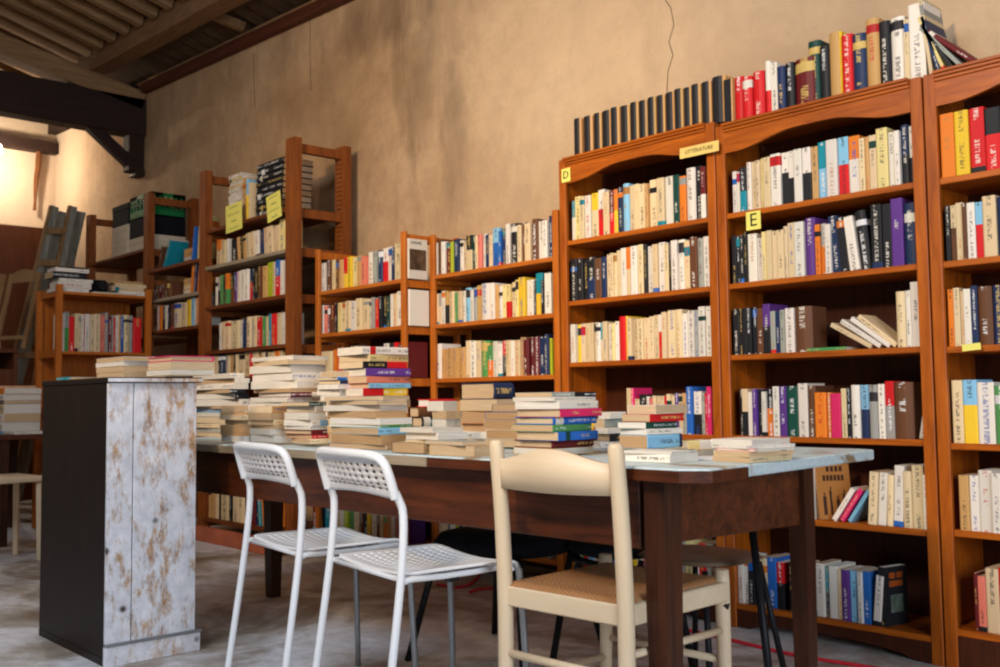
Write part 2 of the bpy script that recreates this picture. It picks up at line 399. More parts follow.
def lying(cx, cy, z, t, d, h, cols, spine, hard=False, label='', group=None, name='book', cat='book', tilt=0, txt=None):
    """A book lying flat. spine: angle (degrees) the spine faces in plan; d runs along that direction, h across it."""
    s_ = Vector((math.cos(R(spine)), math.sin(R(spine)), 0)); u_ = Vector((0, 0, 1))
    X = u_; Yl = -s_; Z = X.cross(Yl)
    m_ = Matrix((X, Yl, Z)).transposed().to_4x4()
    o = Vector((cx, cy, z)) - Yl*(d/2) - Z*(h/2)
    return add_book(Matrix.Translation(o) @ m_, t, d, h, cols, hard, label, group, cat, name, txt)

# ---------------------------------------------------------------- the setting
WY = 4.05; EX = -12.2
def struct(o): o['kind'] = 'structure'; return o
zt = lambda x: 3.95-.045*(x+6.5)           # the top of the wall falls a little towards +X
wb = MB().quadbox([(EX-.2, WY, -.1), (1.5, WY, -.1), (1.5, WY+.25, -.1), (EX-.2, WY+.25, -.1), (EX-.2, WY, zt(EX)+.14), (1.5, WY, zt(1.5)+.14), (1.5, WY+.25, zt(1.5)+.14), (EX-.2, WY+.25, zt(EX)+.14)])
struct(wb.build('wall_back', M['plaster']))
SL = .28
def roofz(x, y): return zt(x)+.12+SL*(WY-y)
pe = [(WY, -.1), (-4, -.1), (-4, roofz(EX, -4)), (WY, roofz(EX, WY))]
struct(MB().prism(pe, 'x', EX-.2, EX).build('wall_left', M['plaster']))
struct(MB().box(EX-.2, 3.5, -4, WY+.25, -.12, 0).build('floor', M['floor']))
# roof: overlapping boards that run down the slope, laid on purlins
rf = MB(); bw = .205; x = EX-.1; k = 0
while x < 1.2:
    y0, y1 = -4, WY+.1
    for dz, lo in ((0, 0),):
        a = [(x-.01, y0, roofz(x, y0)+.03), (x+bw+.015, y0, roofz(x, y0)+.085), (x+bw+.015, y1, roofz(x, y1)+.085), (x-.01, y1, roofz(x, y1)+.03)]
        rf.quadbox(a+[(p[0], p[1], p[2]+.03) for p in a])
    x += bw
struct(rf.build('ceiling', M['board']))
def roofbeam(name, y, w, h, mat, x0=EX, x1=1.0, drop=0):
    pts = []
    for dz in (-h-drop, -drop):
        for X_, Y_ in ((x0, y-w/2), (x1, y-w/2), (x1, y+w/2), (x0, y+w/2)): pts.append((X_, Y_, roofz(X_, y)+.03+dz))
    return MB().quadbox(pts).build(name, mat)
TX = -9.69
for k in range(34):
    bx_ = EX+.25+k*.30
    if abs(bx_-TX) < .14: continue
    tag(MB().bar((bx_, -3.9, roofz(bx_, -3.9)-.02), (bx_, 3.47, roofz(bx_, 3.47)-.02), .085, .085).build('common_rafter', M['rafter'], None, .004),
        'pale brown common rafter, one of the parallel row under the roof boards', 'rafter', 'common rafters under the roof boards')
tag(roofbeam('roof_purlin', 3.57, .17, .19, M['purlin'], x0=TX+.1), 'long pale brown roof purlin running above the wall top', 'beam')
tag(roofbeam('wall_plate_beam', WY-.035, .06, .09, M['wallplate'], x0=TX+.08, drop=.09), 'dark red timber along the top edge of the plaster wall', 'beam')
tag(roofbeam('wall_plate_beam', WY-.05, .09, .13, M['beam'], x1=TX-.1, drop=.06), 'dark timber at the wall top beyond the roof truss', 'beam')
# roof truss
tr = empty('roof_truss', (TX, WY, 3.3), 0, 'black timber roof truss with tie beam, wall post and diagonal brace', 'truss')
def tl(p): return (p[0]-TX, p[1]-WY, p[2]-3.3)
MB().bar(tl((TX, -4, 3.86)), tl((TX, WY, 3.83)), .2, .38).build('tie_beam', M['beam'], tr, .012)
MB().bar(tl((TX, -3.9, 5.66)), tl((TX, WY-.02, 3.99)), .2, .19).build('rafter', M['rafter'], tr, .01)
MB().bar(tl((TX, WY-.09, 3.28)), tl((TX, WY-.09, 3.98)), .15, .16).build('wall_post', M['beam'], tr, .01)
MB().bar(tl((TX, WY-.12, 3.36)), tl((TX, 3.50, 3.70)), .10, .11).build('brace', M['beam'], tr, .008)
MB().box(-.085, .085, -.10, -.005, -.06, .0).build('iron_shoe', M['iron'], tr, .004)
t2 = PY(228, 22, WY-.5)
tag(MB().bar((-7.45, WY-.08, roofz(-7.45, WY-.08)-.02), (-7.55, 3.68, roofz(-7.55, 3.68)-.02), .07, .07).build('short_rafter', M['rafter']), 'short pale rafter end between purlin and wall top', 'beam')
tag(MB().bar((EX+.06, WY-.01, 4.0), (EX+.06, -3.9, 3.97), .12, .13).build('end_wall_beam', M['beam']), 'dark beam along the top of the end wall', 'beam')
# crack in the plaster
cr = []
for px, py in ((662, -5), (671, 8), (674, 25), (669, 42), (673, 55), (668, 72), (667, 92)): p = PY(px, py, WY); cr.append((p.x, WY-.0005, p.z))
for pl_ in (((253.5, 54), (254, 80), (255, 108)), ((310.5, 16), (310, 50), (311, 90))):
    q_ = [(PY(a, b_, WY).x, WY-.0005, PY(a, b_, WY).z) for a, b_ in pl_]
    tag(MB().tube(q_, .0022, 5).build('wall_crack', M['iron']), 'thin vertical crack in the plaster wall', 'crack', kind='structure')
cr_o = MB().tube(cr, .0022, 5, 0).build('wall_crack', M['iron']); tag(cr_o, 'thin dark crack in the plaster above the encyclopedias', 'crack', kind='structure')

# ---------------------------------------------------------------- bookcases
def arched_case(x0, x1, y, top, shelves, label, case_name):
    """y: front plane. Stiles, arched top rail, cornice, shelves, back, skirt."""
    t = empty('bookcase', (x0, y, 0), 0, label, 'bookcase', 'arched bookcases along the plaster wall')
    w = x1-x0; d = .33; sw = .045
    for i, (a, b_) in enumerate(((0, sw), (w-sw, w))):
        MB().box(a, b_, 0, .022, 0, top-.0).build('stile', M['case'], t, .003)
        a2, b2 = (0, .02) if i == 0 else (w-.02, w)
        MB().box(a2, b2, .022, d, 0, top-.005).build('side_panel', M['case'], t, .001)
    # arched rail: cyma curve, deepest at the sides, shallow in the middle
    lo, hi = top-.128, top-.080; pts = [(sw, top-.02), (w-sw, top-.02)]
    N = 28
    for i in range(N+1):
        u_ = 1-i/N; s_ = .5-.5*math.cos(2*math.pi*min(1, max(0, (min(u_, 1-u_)-.06)/.36))/2) if min(u_, 1-u_) > .06 else 0
        pts.append((sw+(w-2*sw)*u_, lo+(hi-lo)*s_))
    MB().prism(pts, 'y', .002, .02).build('arched_rail', M['case_x'], t)
    cn = MB()
    for k, (zz, pr) in enumerate(((top-.035, .006), (top-.022, .014), (top-.010, .022))):
        cn.box(sw if k < 3 else 0, w-sw, -pr, d, zz, zz+.012)
    cn.build('cornice', M['case_x'], t, .002)
    MB().box(.02, w-.02, d-.012, d, .03, top-.03).build('back_panel', M['back'], t)
    for zz in shelves:
        MB().box(.02, w-.02, .003 if zz < .2 else .012, d-.012, zz-.024, zz).build('shelf', M['case_x'], t, .002)
    # skirt with arched cut-out
    sk = [(sw, shelves[-1]-.024), (w-sw, shelves[-1]-.024), (w-sw, .004)]
    for i in range(15):
        u_ = 1-i/14; sk.append((sw+.06+(w-2*sw-.12)*u_, .004+.035*math.sin(math.pi*u_)**.5))
    sk.append((sw, .004)); MB().prism(sk, 'y', .006, .022).build('plinth', M['back'], t)
    return t
DX0, DX1, EX0, EX1, FX0, FX1 = -3.572, -2.602, -2.596, -1.659, -1.652, -.72
SH = [1.803, 1.49, 1.176, .825, .49, .104]
arched_case(DX0, DX1, 3.7, 2.228, SH, 'orange-brown arched bookcase with D card, under the black encyclopedias', 'D')
arched_case(EX0, EX1, 3.7, 2.20, SH, 'orange-brown arched bookcase with yellow E card, behind the table end', 'E')
arched_case(FX0, FX1, 3.7, 2.20, [1.80, 1.487, 1.170, .815, .50, .145], 'orange-brown arched bookcase cut by the picture edge, no letter card', 'F')

def open_case(x0, x1, y, top, shelves, d, label):
    t = empty('bookcase', (x0, y, 0), 0, label, 'bookcase'); w = x1-x0
    for a in (0, w-.042):
        MB().box(a, a+.042, 0, .022, 0, top).build('front_post', M['pine'], t, .002)
        MB().box(a, a+.042, d-.022, d, 0, top).build('rear_post', M['pine'], t, .002)
        for zz in [top-.06]+[s_-.05 for s_ in shelves]: MB().box(a+.008, a+.034, .022, d-.022, zz, zz+.045).build('side_rail', M['pine'], t)
    for zz in shelves:
        MB().box(.042, w-.042, .002, d-.01, zz-.024, zz).build('shelf', M['pine_x'], t, .002)
    MB().box(.042, w-.042, d-.012, d-.004, .05, shelves[0]).build('back_panel', M['back'], t)
    return t
MX0, MX1 = -4.652, -3.585; LX0, LX1 = -5.63, -4.658
MS = [1.732, 1.437, 1.118, .80, .48, .165]; LS = [1.706, 1.43, 1.125, .80, .48, .155]
open_case(MX0, MX1, 3.7, 1.975, MS, .3, 'pine bookcase with three full shelves between arched bookcase and open-sided one')
open_case(LX0, LX1, 3.52, 1.985, LS, .42, 'pine bookcase with open side, just beyond the tall old rack')

# books in the arched bookcases -------------------------------------------------
def rowpx(Yf, z, pa, pb, py, spec, base, where, **k):
    row(Yf, z, PY(pa, py, Yf).x, PY(pb, py, Yf).x, spec, base, where, **k)
YD = 3.712
enc = 'k|t28 x6 k|t31 x3 k|t27 k|t33 k|t30 k|t30 x1 k|t27 x2 k|t26 x2 k|t25 x2 k|t25 x2 k|t28 x2 k|t26 k|t22 x1 k|t27 k|t27 x1 k|t39+1'
row(3.725, 2.231, PY(571.5, 150, 3.72).x, PY(722, 110, 3.72).x, enc, .205, 'in the row on top of bookcase D', hardp=1)
for b_ in BOOKS: b_['label'] = b_['label'].replace('black and tan hardback', 'black encyclopedia volume')
x_ = lambda px, py: PY(px, py, 3.72).x
row(3.725, 2.203, x_(722, 105), x_(815, 90), 'k|t26+1 r28+1* r28* r33+1* x3 w/r15+4 w18+3 n22* k23+1 m60+1* ', .20, 'on top of bookcase E, lower group', hardp=.4)
row(3.725, 2.203, x_(805, 90), x_(924, 50), 'd41+4* k29* t|y42+5* r36+2* n42+1* t40+5* k32+3 w42+3 c12+1 w46+6', .235, 'on top of bookcase E, upper group', hardp=.2)
# leaning books on bookcase F
def lean_book(px, py, z, ang, t, h, d, cols, lab, grp, Y=3.73, hard=False):
    p = PY(px, py, Y)
    add_book(Matrix.Translation((p.x, Y, z)) @ Matrix.Rotation(R(ang), 4, 'Y'), t, d, h, cols, hard, lab, grp)
g_ = 'leaning books on top of right-edge bookcase'
ZF = 2.203
lean_book(929.5, 75, ZF, -6, .013, .31, .17, 'c', 'tall thin cream book standing first on top of right-edge bookcase', g_)
lean_book(937, 72, ZF, -14, .016, .24, .17, 'n', 'navy book leaning beside the tall cream one above right-edge bookcase', g_)
lean_book(943, 71, ZF, -21, .012, .25, .17, 'u', 'pale yellow book leaning in the fan above right-edge bookcase', g_)
lean_book(951, 70, ZF, -29, .014, .23, .17, 'k', 'black book leaning in the fan above right-edge bookcase', g_)
lean_book(960, 68, ZF, -38, .014, .24, .17, 'e', 'grey book leaning low in the fan above right-edge bookcase', g_)
lean_book(973, 65, ZF, -46, .019, .25, .17, 'm', 'maroon hardback lying over last in the fan above right-edge bookcase', g_, hard=True)

rowpx(YD, SH[0], 569.5, 706, 232, 'a/w12+0 u20+2 c16+1 w20+1 y/c24+2 w/r22+3 c20+1 m/r14+1 o/y12+1 n16+2 l20+3 c16+2 c14+2 c22+1 t10+1 c26+2 c22+2 w26+2 d18+2 o18+1 w26+4 k18+4 m/w14+3', .205, 'on the top shelf of bookcase D')
rowpx(YD, SH[1], 570, 709, 295, 'k20+0 k18+0 k14-1 k/n25 h20-1 n14-1 c14+0 c10 c12 c12+1 w16+2 o/c12+2 w20+2 c16+2 k10+2 w18+1 c14+1 w18+2 c12+1 n/k8+1 w16+2 w18+2 c16+1 h20+2 e16+1 w14+1', .215, 'on the second shelf of bookcase D')
rowpx(YD, SH[2], 570, 710.5, 359, 'w16 y12 c13 c14 c12 c10 w14 a/c8 c14 w12-1 u9-1 w12 r|y27+2* c12+1 c14 c16 c16 c12+1 c14+1 w/r11+1 c12+2 c22+3 c18+3 w14+1 w18+2 e12+2 w16+3 w14+3', .195, 'on the third shelf of bookcase D')
rowpx(YD, SH[3], 625, 711, 437, 'c20+4 q12+4 c16-1 k30+1 w12 r14-1 c12 c12 c14 r/w11 c12+1 c14 p15+1 c16+1 t/e13+1 b22+4 w/k26+2 e10+1 r12+1 q16+4', .175, 'on the fourth shelf of bookcase D')
lying(PY(585, 437, 3.83).x, 3.84, SH[3], .033, .2, .27, 'y', -90, True, 'thick yellow book lying on fourth shelf of bookcase D', 'books lying on fourth shelf of bookcase D')
lying(PY(588, 437, 3.83).x, 3.84, SH[3]+.034, .028, .18, .3, 'y', -90, False, 'yellow paperback lying topmost on fourth shelf of bookcase D', 'books lying on fourth shelf of bookcase D')
rowpx(YD, SH[5], 571, 714, 570, 'd20 g20 o/r22+1 l20+1 w14 t18 y20+2 w14 b16+2 n12+2 c18+1 a/w12+1 y26+1 w20 s14 q12 t14 k18 c20 l/c18+1 l24+1 e26+1 u26+3 w12+0 r22+1 e20+1 m10', .225, 'on the bottom shelf of bookcase D')

rowpx(YD, SH[0], 730.5, 913, 196, 'w14-2 w16-2 k/a22-1 w16+1 c14+1 c18+1 u12+1 c24+1 w34+2 w/k24+2 w/k20+2 w26+2 w/k26+2 t20+2 a/l28+3 w34+3 l/r30+3 o/w34+3 c16+1 t14+1 c20+1 u32+3 w20+1 w14+1 n/k22+3 w/k12+2', .205, 'on the top shelf of bookcase E')
rowpx(YD, SH[1], 731.5, 917, 274, 'k14 k12 k12 k10+1 w28 w20-2 u12 c16+0 c18 c20 c12+1 c20+2 w28+2 p30+3 o14+0 e/o16 w16-1 n26+2>-4 k24+1>-4 w28+1>-7 k30+3>-6 k28+4 k24+4 p30+5 n32+3*', .21, 'on the second shelf of bookcase E')
rowpx(YD, SH[2], 731.5, 810, 352, 'k18 k12 k12 k14 k14 h18 p/k20+1 e14-2 n12-2 e12-2 w24-1 h46-1*', .20, 'on the third shelf of bookcase E')
for i, (px, a, t_) in enumerate(((870, -60, .018), (879, -56, .018), (888, -53, .018), (894.5, -51, .02))):
    lean_book(px, 345, SH[2]+.001, a, t_, .195, .13, 'c' if i in (0, 3) else 'w', ['lowest', 'second', 'third', 'topmost'][i]+' of four slumped pale paperbacks on third shelf of bookcase E', 'slumped paperbacks in bookcase E', 3.735+.0*i)
lying(PY(832, 350, 3.8).x, 3.80, SH[2], .014, .14, .20, 'g', -90, False, 'thin green book lying flat on third shelf of bookcase E', None)
rowpx(YD, SH[2], 895.5, 920.5, 345, 'c28+0 w18+0 w30+3', .215, 'at the third shelf end of bookcase E')
rowpx(YD, SH[3], 738, 924, 440, 'k14 c/k22 w18-1 p18 k18 w16-1 k/o26 w24+1 p26+1 d40+1 w34+2 h26+1* o40-2 o16-2* q34-2 c18 k14 w28+1 l/n32+1 e26+1* w20+1 r/e28+2 h60+2 x8 w24+1>10', .20, 'on the fourth shelf of bookcase E')
# fifth shelf
p0 = PY(811, 520, YD)
add_book(Matrix.Translation((PY(811.5, 520, YD).x, YD, SH[4])), .008, .16, .225, 'w', False, 'white paperback at the table leg on fifth shelf of bookcase E', 'books on the fifth shelf of bookcase E')
bk = add_book(Matrix.Translation((PY(817, 520, YD).x, YD+.015, SH[4])) @ Matrix.Rotation(R(-30), 4, 'Z') @ Matrix.Rotation(R(-7), 4, 'Y'), .012, .15, .235, 'z', False, 'brown book turned cover outwards on fifth shelf of bookcase E', 'books on the fifth shelf of bookcase E')
lean_book(832, 523, SH[4]+.010, 34, .02, .155, .13, 'w', 'white paperback leaning on the pink one, fifth shelf of bookcase E', 'leaning books in bookcase E')
lean_book(840, 524, SH[4]+.011, 34, .019, .155, .13, 'q', 'pink paperback leaning between white and grey, fifth shelf of bookcase E', 'leaning books in bookcase E')
lean_book(848, 524, SH[4]+.008, 34, .014, .155, .13, 'l', 'pale blue-grey paperback leaning over, fifth shelf of bookcase E', 'leaning books in bookcase E')
rowpx(YD, SH[4], 867, 928, 528, 'c28+0>4 w26+0>4 c20-1>3 w30+3>3 c32+1 c34+3 w14+0', .205, 'on the fifth shelf of bookcase E, upright group')
rowpx(YD, SH[5], 737, 879, 610, 'w20 w18 k22-1 x18 c28 b34+1 r/k26-1 x20 k18 w24 c20 k14 w18 w26+1 a/n14 w30+1 c14 p24 l26+0 w14 b22+0 x6 w24-1>6', .20, 'on the bottom shelf of bookcase E')
wd = None; add_book(Matrix.Translation((PY(877, 620, YD).x, YD+.02, SH[5])) @ Matrix.Rotation(R(-12), 4, 'Z'), .03, .13, .225, 'k', False, 'black book turned to show its dark cover, bottom of bookcase E', None)
# bookcase F
rowpx(YD, 1.80, 940, 1014, 150, 'o40 y40+0 r42+0 k/r44-1 n36', .24, 'on the top shelf of right-edge bookcase')
rowpx(YD, 1.487, 945, 1014, 250, 'k16 c/h18 c22+1 h14 w26 l/r22 c42+2 n54+1*', .205, 'on the second shelf of right-edge bookcase')
rowpx(YD, 1.170, 947, 1014, 345, 'o20 c20 c14-1 w22-1 n20 h44* n34 k30', .215, 'on the third shelf of right-edge bookcase')
rowpx(YD, .815, 951, 1012, 440, 'c34+1 l/y44+1 w52+0 g50-1*', .22, 'on the fourth shelf of right-edge bookcase')
rowpx(YD, .50, 959, 1012, 530, 't28-1 w26-1 w38+1 w26 w26', .21, 'on the fifth shelf of right-edge bookcase')
rowpx(YD, .145, 974, 1014, 620, 'm10-1 s22-2 c38+1 r44+2', .215, 'on the bottom shelf of right-edge bookcase')

# the two pine bookcases ---------------------------------------------------------
YM = 3.715
rowpx(YM, MS[0], 433, 550, 262, 'w12+1 h14+3 w15+1 m22+0 i12+0 n18+1 w12+0 c14-1 k/c20+2 d10+1 c10+1 s14+1 w12+1 n14 c12 l/b22+3 b7+1 n12+2 w14+4 k28+4* c12+2 h12+3 c18+2 h20+4* w18+2 w14+2 n10+4', .185, 'on the top shelf of middle pine bookcase')
rowpx(YM, MS[1], 434, 550, 315, 'c14 e/c12 w14+1 t/k12+1 c14 c12 g10-1 c14 w14 l20+1 w12 e12+1 t16+2 w36+2 w14+2 t12+1 w16+0 u14 u/r14 c20+1 u12+2 y22+3 w24+1 k8 a/y22+4 k8 w22+3', .185, 'on the second shelf of middle pine bookcase')
rowpx(YM, MS[2], 433, 550, 374, 'w28+1 t11-2 t11-2 t11-2 t11-2 t11-2 t11-2 t11-2 t11-2 c18+2 w20+1 c16+1 g28+1 g/o20-2 w14+0 w14-1 r/k16 c14+0 w14 c18 t10+1 m18+1* m14+1 m16+1 n18+1 n14+2 i8+0', .195, 'on the third shelf of middle pine bookcase')
rowpx(YM, MS[3], 440, 548, 425, 'c20 t30 c20 w25 c20 c14 w8 r10 c12 r12 w8 r32+1 w14+1 e14 k18+2', .18, 'on the fourth shelf of middle pine bookcase')
rowpx(YM, MS[5], 433, 548, 545, 'w25 c15 c20 n12 w25 i16 k25 w16 r50 w25 b20 w20 n12 c20 w20 k30 d22 w18 e12 p30 w22>8 y14>8 e20>10', .215, 'on the bottom shelf of middle pine bookcase')
YL = 3.535
rowpx(YL, LS[0], 317, 408, 281, 'w14+0 w14+0 h18+1 c16+1 h12+1 t18+0 r/y14+1 y14+1 u20+0 t14 s14-1 w28+1 e12+1 n14+1 w/r18+2 w12+2 n12+1 c26+3 w20+5', .19, 'on the top shelf of the open-sided pine bookcase')
rowpx(YL, LS[1], 317, 408, 331, 'w14 s20-1 m14-1 m/h20-1 k8 u16+0 c16 c20 w20 c22+1 c20 w14 e12+0 r14-1 k12 k14 d12 w8+1 c14+1 w22+2 w22+2', .19, 'on the second shelf of the open-sided pine bookcase')
rowpx(YL, LS[2], 317, 407, 370, 'c50+0 o10+1 s34+1* t18-1 c24+2 k14+1 t30+1 h24 e20 w16+2 k12+2 r12+2 k14+1 c10+1 m12+2', .19, 'on the third shelf of the open-sided pine bookcase')
rowpx(YL, LS[5], 311, 404, 540, 'm24 w30-1 k8 a40-1 r10 c26 c16 w20 i26 g18 c18 c18 h14 k26+1 y16 w24 h14 c18 g/o24 t22 w16 s20 p28', .225, 'on the bottom shelf of the open-sided pine bookcase')
p = PY(412.5, 540, 3.6)
wb_ = MB().box(0, .05, 0, .16, 0, .25).build('box_file', M['white_box']); wb_.location = (-4.555, 3.74, .166)
tag(wb_, 'white and red box file on the floor-level shelf of the middle bookcase', 'box file')
MB().box(.0, .0515, -.001, .161, .0, .12).build('red_band', plain('red_card', (.55, .02, .03), .5), wb_)

# ---------------------------------------------------------------- the long old rack
RY = 3.5; RD = .46
rk = empty('shelving_rack', (-9.6, RY, 0), 0, 'long tall dark brown wooden rack with notched posts, three bays', 'shelving rack')
posts = [-9.57, -8.245, -7.175, -5.86]       # right edges differ little: posts stand with their front on RY
PWD = [.10, .085, .10, .115]
def notched(x, w, y, d, h):
    m_ = MB(); m_.box(x-w/2, x+w/2, y, y+d, 0, h)
    return m_
for i, (px_, w) in enumerate(zip(posts, PWD)):
    cx = px_-w/2+9.6
    for yy in (0, RD-.06):
        mb = notched(cx, w, yy, .06, 2.79)
        k0 = yy+.06 if yy == 0 else yy-.008
        for q in range(56):                    # adjustment notches on the inner face
            zz = 1.0+q*.032; mb.box(cx-w*.3, cx+w*.3, k0-.001 if yy == 0 else k0, k0+.008, zz, zz+.019)
        mb.build('post', M['rack'], rk)
    for zz in (2.70, 2.25, 1.98, 1.66, 1.32, 1.1, .6, .05):
        if i < 1 and zz in (1.98,): continue
        MB().box(cx-.022, cx+.022, .055, RD-.055, zz, zz+.06).build('cross_bar', M['rack'], rk)
bays = [(posts[0], posts[1]-PWD[1], [2.317, 1.95, 1.55]), (posts[1], posts[2]-PWD[2], [2.115, 1.857, 1.595, 1.25]), (posts[2], posts[3]-PWD[3], [2.317, 2.033, 1.724, 1.384, 1.175, .80, .12])]
for bi, (a, b_, zs) in enumerate(bays):
    for zz in zs:
        grey = (bi == 2 and zz == 2.033) or (bi == 1 and zz == 1.857)
        MB().box(a+9.6-.02, b_+9.6+.02, .004, RD-.005, zz-.026, zz).build('shelf', M['greyboard'] if grey else M['rack_x'], rk, .002)
bx = lambda px, py: PY(px, py, RY+.02).x
BC = 'of the tallest rack bay'
YR = RY+.035
# lying stacks on the top shelf
sx0 = bx(222, 225)
for k in range(15):
    lying(-6.83+random.uniform(-.012, .012), RY+.14, 2.318+k*.026, .0245, .13+random.uniform(-.01, .01), .20, random.choice('ccwwtc'), -90+random.uniform(-4, 4), False,
          f'cream paperback lying {ordn(k)} from the bottom of the pale stack, top shelf of tall rack', 'pale paperbacks stacked on the tall rack')
row(YR, 2.318, -6.68, -6.56, 't30+8 l/y14+6 c10+3', .25, 'between the two stacks atop the tall rack')
for k in range(9):
    lying(-6.30+.012*k*.3, RY+.17, 2.318+k*.043, .041, .25, .36, 'k', -90, True,
          f'black hardback, {ordn(k)} from the bottom of dark stack atop the tall rack', 'black hardbacks stacked on the tall rack')
rb = []
rowpx(YR, 2.033, 214.5, 283, 258, 'o/c22+1 c16+0 w8 x10 k26-1 t12-1>-7 k12-1>-7 t12-1>-7 c14+0>-7 c20+0>-6 w18+0>-6 n12+0 c16+1>-4 c20+1>-4 c16+1 u20+4', .19, 'on the second shelf '+BC)
rowpx(YR, 1.724, 212, 283, 300, 'w16-1 e/k14-1 g12 k10 o/g14 k/h24 h10 p8 w14 w20 w14 n/r14 k10 k18 h12 t20 i26+2 c10+1 b/r20+2 w14+1', .235, 'on the third shelf '+BC)
rowpx(YR, 1.384, 218, 283, 345, 'w10-1 c12 c20 c34 w12 n8 c26+1 e10 c12+1 r16+0 g10 c12 a12+1 r18+1 c12+1 w14+1', .215, 'on the fourth shelf '+BC)
rowpx(YR, 1.175, 205, 281, 372, 'c12 k6 c14 c14 k12 n16 c20 t12 k10 c8 c22 c24+1 r6 c20+1 t16 c10 k10-1 c26 o/c16 c10', .17, 'on the fifth shelf '+BC)
rowpx(YR, .12, 200, 278, 530, 'k28 t20 t16 c22 k8 c42 k14 c30 c28 m50 n20 a14>-6 o14>-8 w30>-8 o30>-8', .235, 'on the lowest shelf '+BC)
BB = 'of the narrow middle rack bay'
rowpx(YR, 1.595, 155, 202, 328, 'w14 o14 k24 w14-1 k10 h10 c50+0 c30-1 y18+1 l14+2 w14+1 o12+2 w24+3', .21, 'on the third shelf '+BB)
rowpx(YR, 1.857, 188, 202, 290, 'o16+1>8 n10+2>8 o16+2>8 o14+2', .22, 'at the end of the second shelf '+BB)
rowpx(YR, 1.857, 152, 170, 296, 'h12 h12 m12 h12 h12 h12 h12', .13, 'at the start of the second shelf '+BB)
for k, (c_, t_) in enumerate((('w', .03), ('c', .035), ('c', .02), ('t', .05))):
    lying(-7.58, RY+.14, 1.858+sum((.03, .035, .02, .05)[:k]), t_, .15, .2, c_, -90, False, f'pale book lying {ordn(k)} up on the second shelf of the narrow rack bay', 'books lying in the narrow rack bay')
for k, (c_, t_) in enumerate((('h', .03), ('w', .025), ('t', .035), ('t', .03))):
    lying(-7.62, RY+.16, 2.117+(0, .031, .057, .093)[k], t_, .15, .2, c_, -90, False, f'tan book lying {ordn(k)} up beneath the boxes, top of the narrow rack bay', 'books lying atop the narrow rack bay')
def lb(px, z, ang, t, h, c_, lab): add_book(Matrix.Translation((PY(px, 265, 3.55).x, 3.55, z)) @ Matrix.Rotation(R(ang), 4, 'Y'), t, .16, h, c_, False, lab, 'books leaning atop the narrow rack bay')
lb(157.5, 2.125, 22, .03, .20, 'h', 'brown book leaning at the start of the narrow rack bay top shelf')
lb(162.5, 2.128, 30, .04, .26, 'a/y'[0], 'teal and yellow book leaning on the narrow rack bay top shelf')
lb(191, 2.12, 10, .03, .28, 'b', 'blue book leaning near the post, narrow rack bay top shelf')
lb(197, 2.117, 5, .035, .36, 'u', 'tall pale yellow book against the post, narrow rack bay top shelf')

def box_thing(name, x0, x1, y0, y1, z0, z1, mat, label, cat, lid=True):
    o = MB().box(0, x1-x0, 0, y1-y0, 0, z1-z0).build(name, mat, None, .004); o.location = (x0, y0, z0); tag(o, label, cat)
    if lid: MB().box(-.003, x1-x0+.003, -.003, y1-y0+.003, z1-z0-.05, z1-z0+.004).build('lid', mat, o, .002)
    return o
Zb = 2.318
box_thing('storage_box', -9.20, -8.84, 3.57, 3.88, Zb, Zb+.14, M['white_box'], 'pale card box at the bottom of the first stack on the far rack bay', 'box')
box_thing('storage_box', -9.20, -8.84, 3.57, 3.88, Zb+.145, Zb+.285, M['white_box'], 'pale card box lying second in the first stack, far rack bay', 'box')
box_thing('storage_box', -9.20, -8.82, 3.57, 3.88, Zb+.29, Zb+.48, M['black_box'], 'black box topmost of the first stack on the far rack bay', 'box')
box_thing('storage_box', -8.80, -8.345, 3.57, 3.885, Zb, Zb+.13, M['white_box'], 'pale card box under the black one below the green crate', 'box')
box_thing('storage_box', -8.80, -8.345, 3.57, 3.885, Zb+.135, Zb+.30, M['black_box'], 'black box directly beneath the green plastic crate', 'box', False)
# green crate with openings
gc = empty('plastic_crate', (-8.80, 3.57, Zb+.302), 0, 'green plastic crate topmost on the rack, over a black box', 'crate')
cw, cdp, ch = .45, .315, .205
MB().box(0, cw, 0, cdp, 0, .01).build('base', M['green_crate'], gc)
def crate_side(a, b_, ax):
    m_ = MB(); L_ = b_-a
    def seg(u0, u1, z0, z1):
        if ax == 'f': m_.box(u0, u1, 0, .008, z0, z1)
        elif ax == 'b': m_.box(u0, u1, cdp-.008, cdp, z0, z1)
        elif ax == 'l': m_.box(0, .008, u0, u1, z0, z1)
        else: m_.box(cw-.008, cw, u0, u1, z0, z1)
    seg(0, L_, 0, .07); seg(0, L_, ch-.03, ch); seg(0, L_, .115, .13)
    for q in range(7): u0 = q*(L_-.025)/6; seg(u0, u0+.025, .07, ch-.03)
    seg(0, L_*.35, ch-.06, ch); seg(L_*.65, L_, ch-.06, ch)
    return m_
for nm, ax, L_ in (('front_wall', 'f', cw), ('rear_wall', 'b', cw), ('side_wall', 'l', cdp), ('side_wall', 'r', cdp)):
    crate_side(0, L_, ax).build(nm, M['green_crate'], gc)
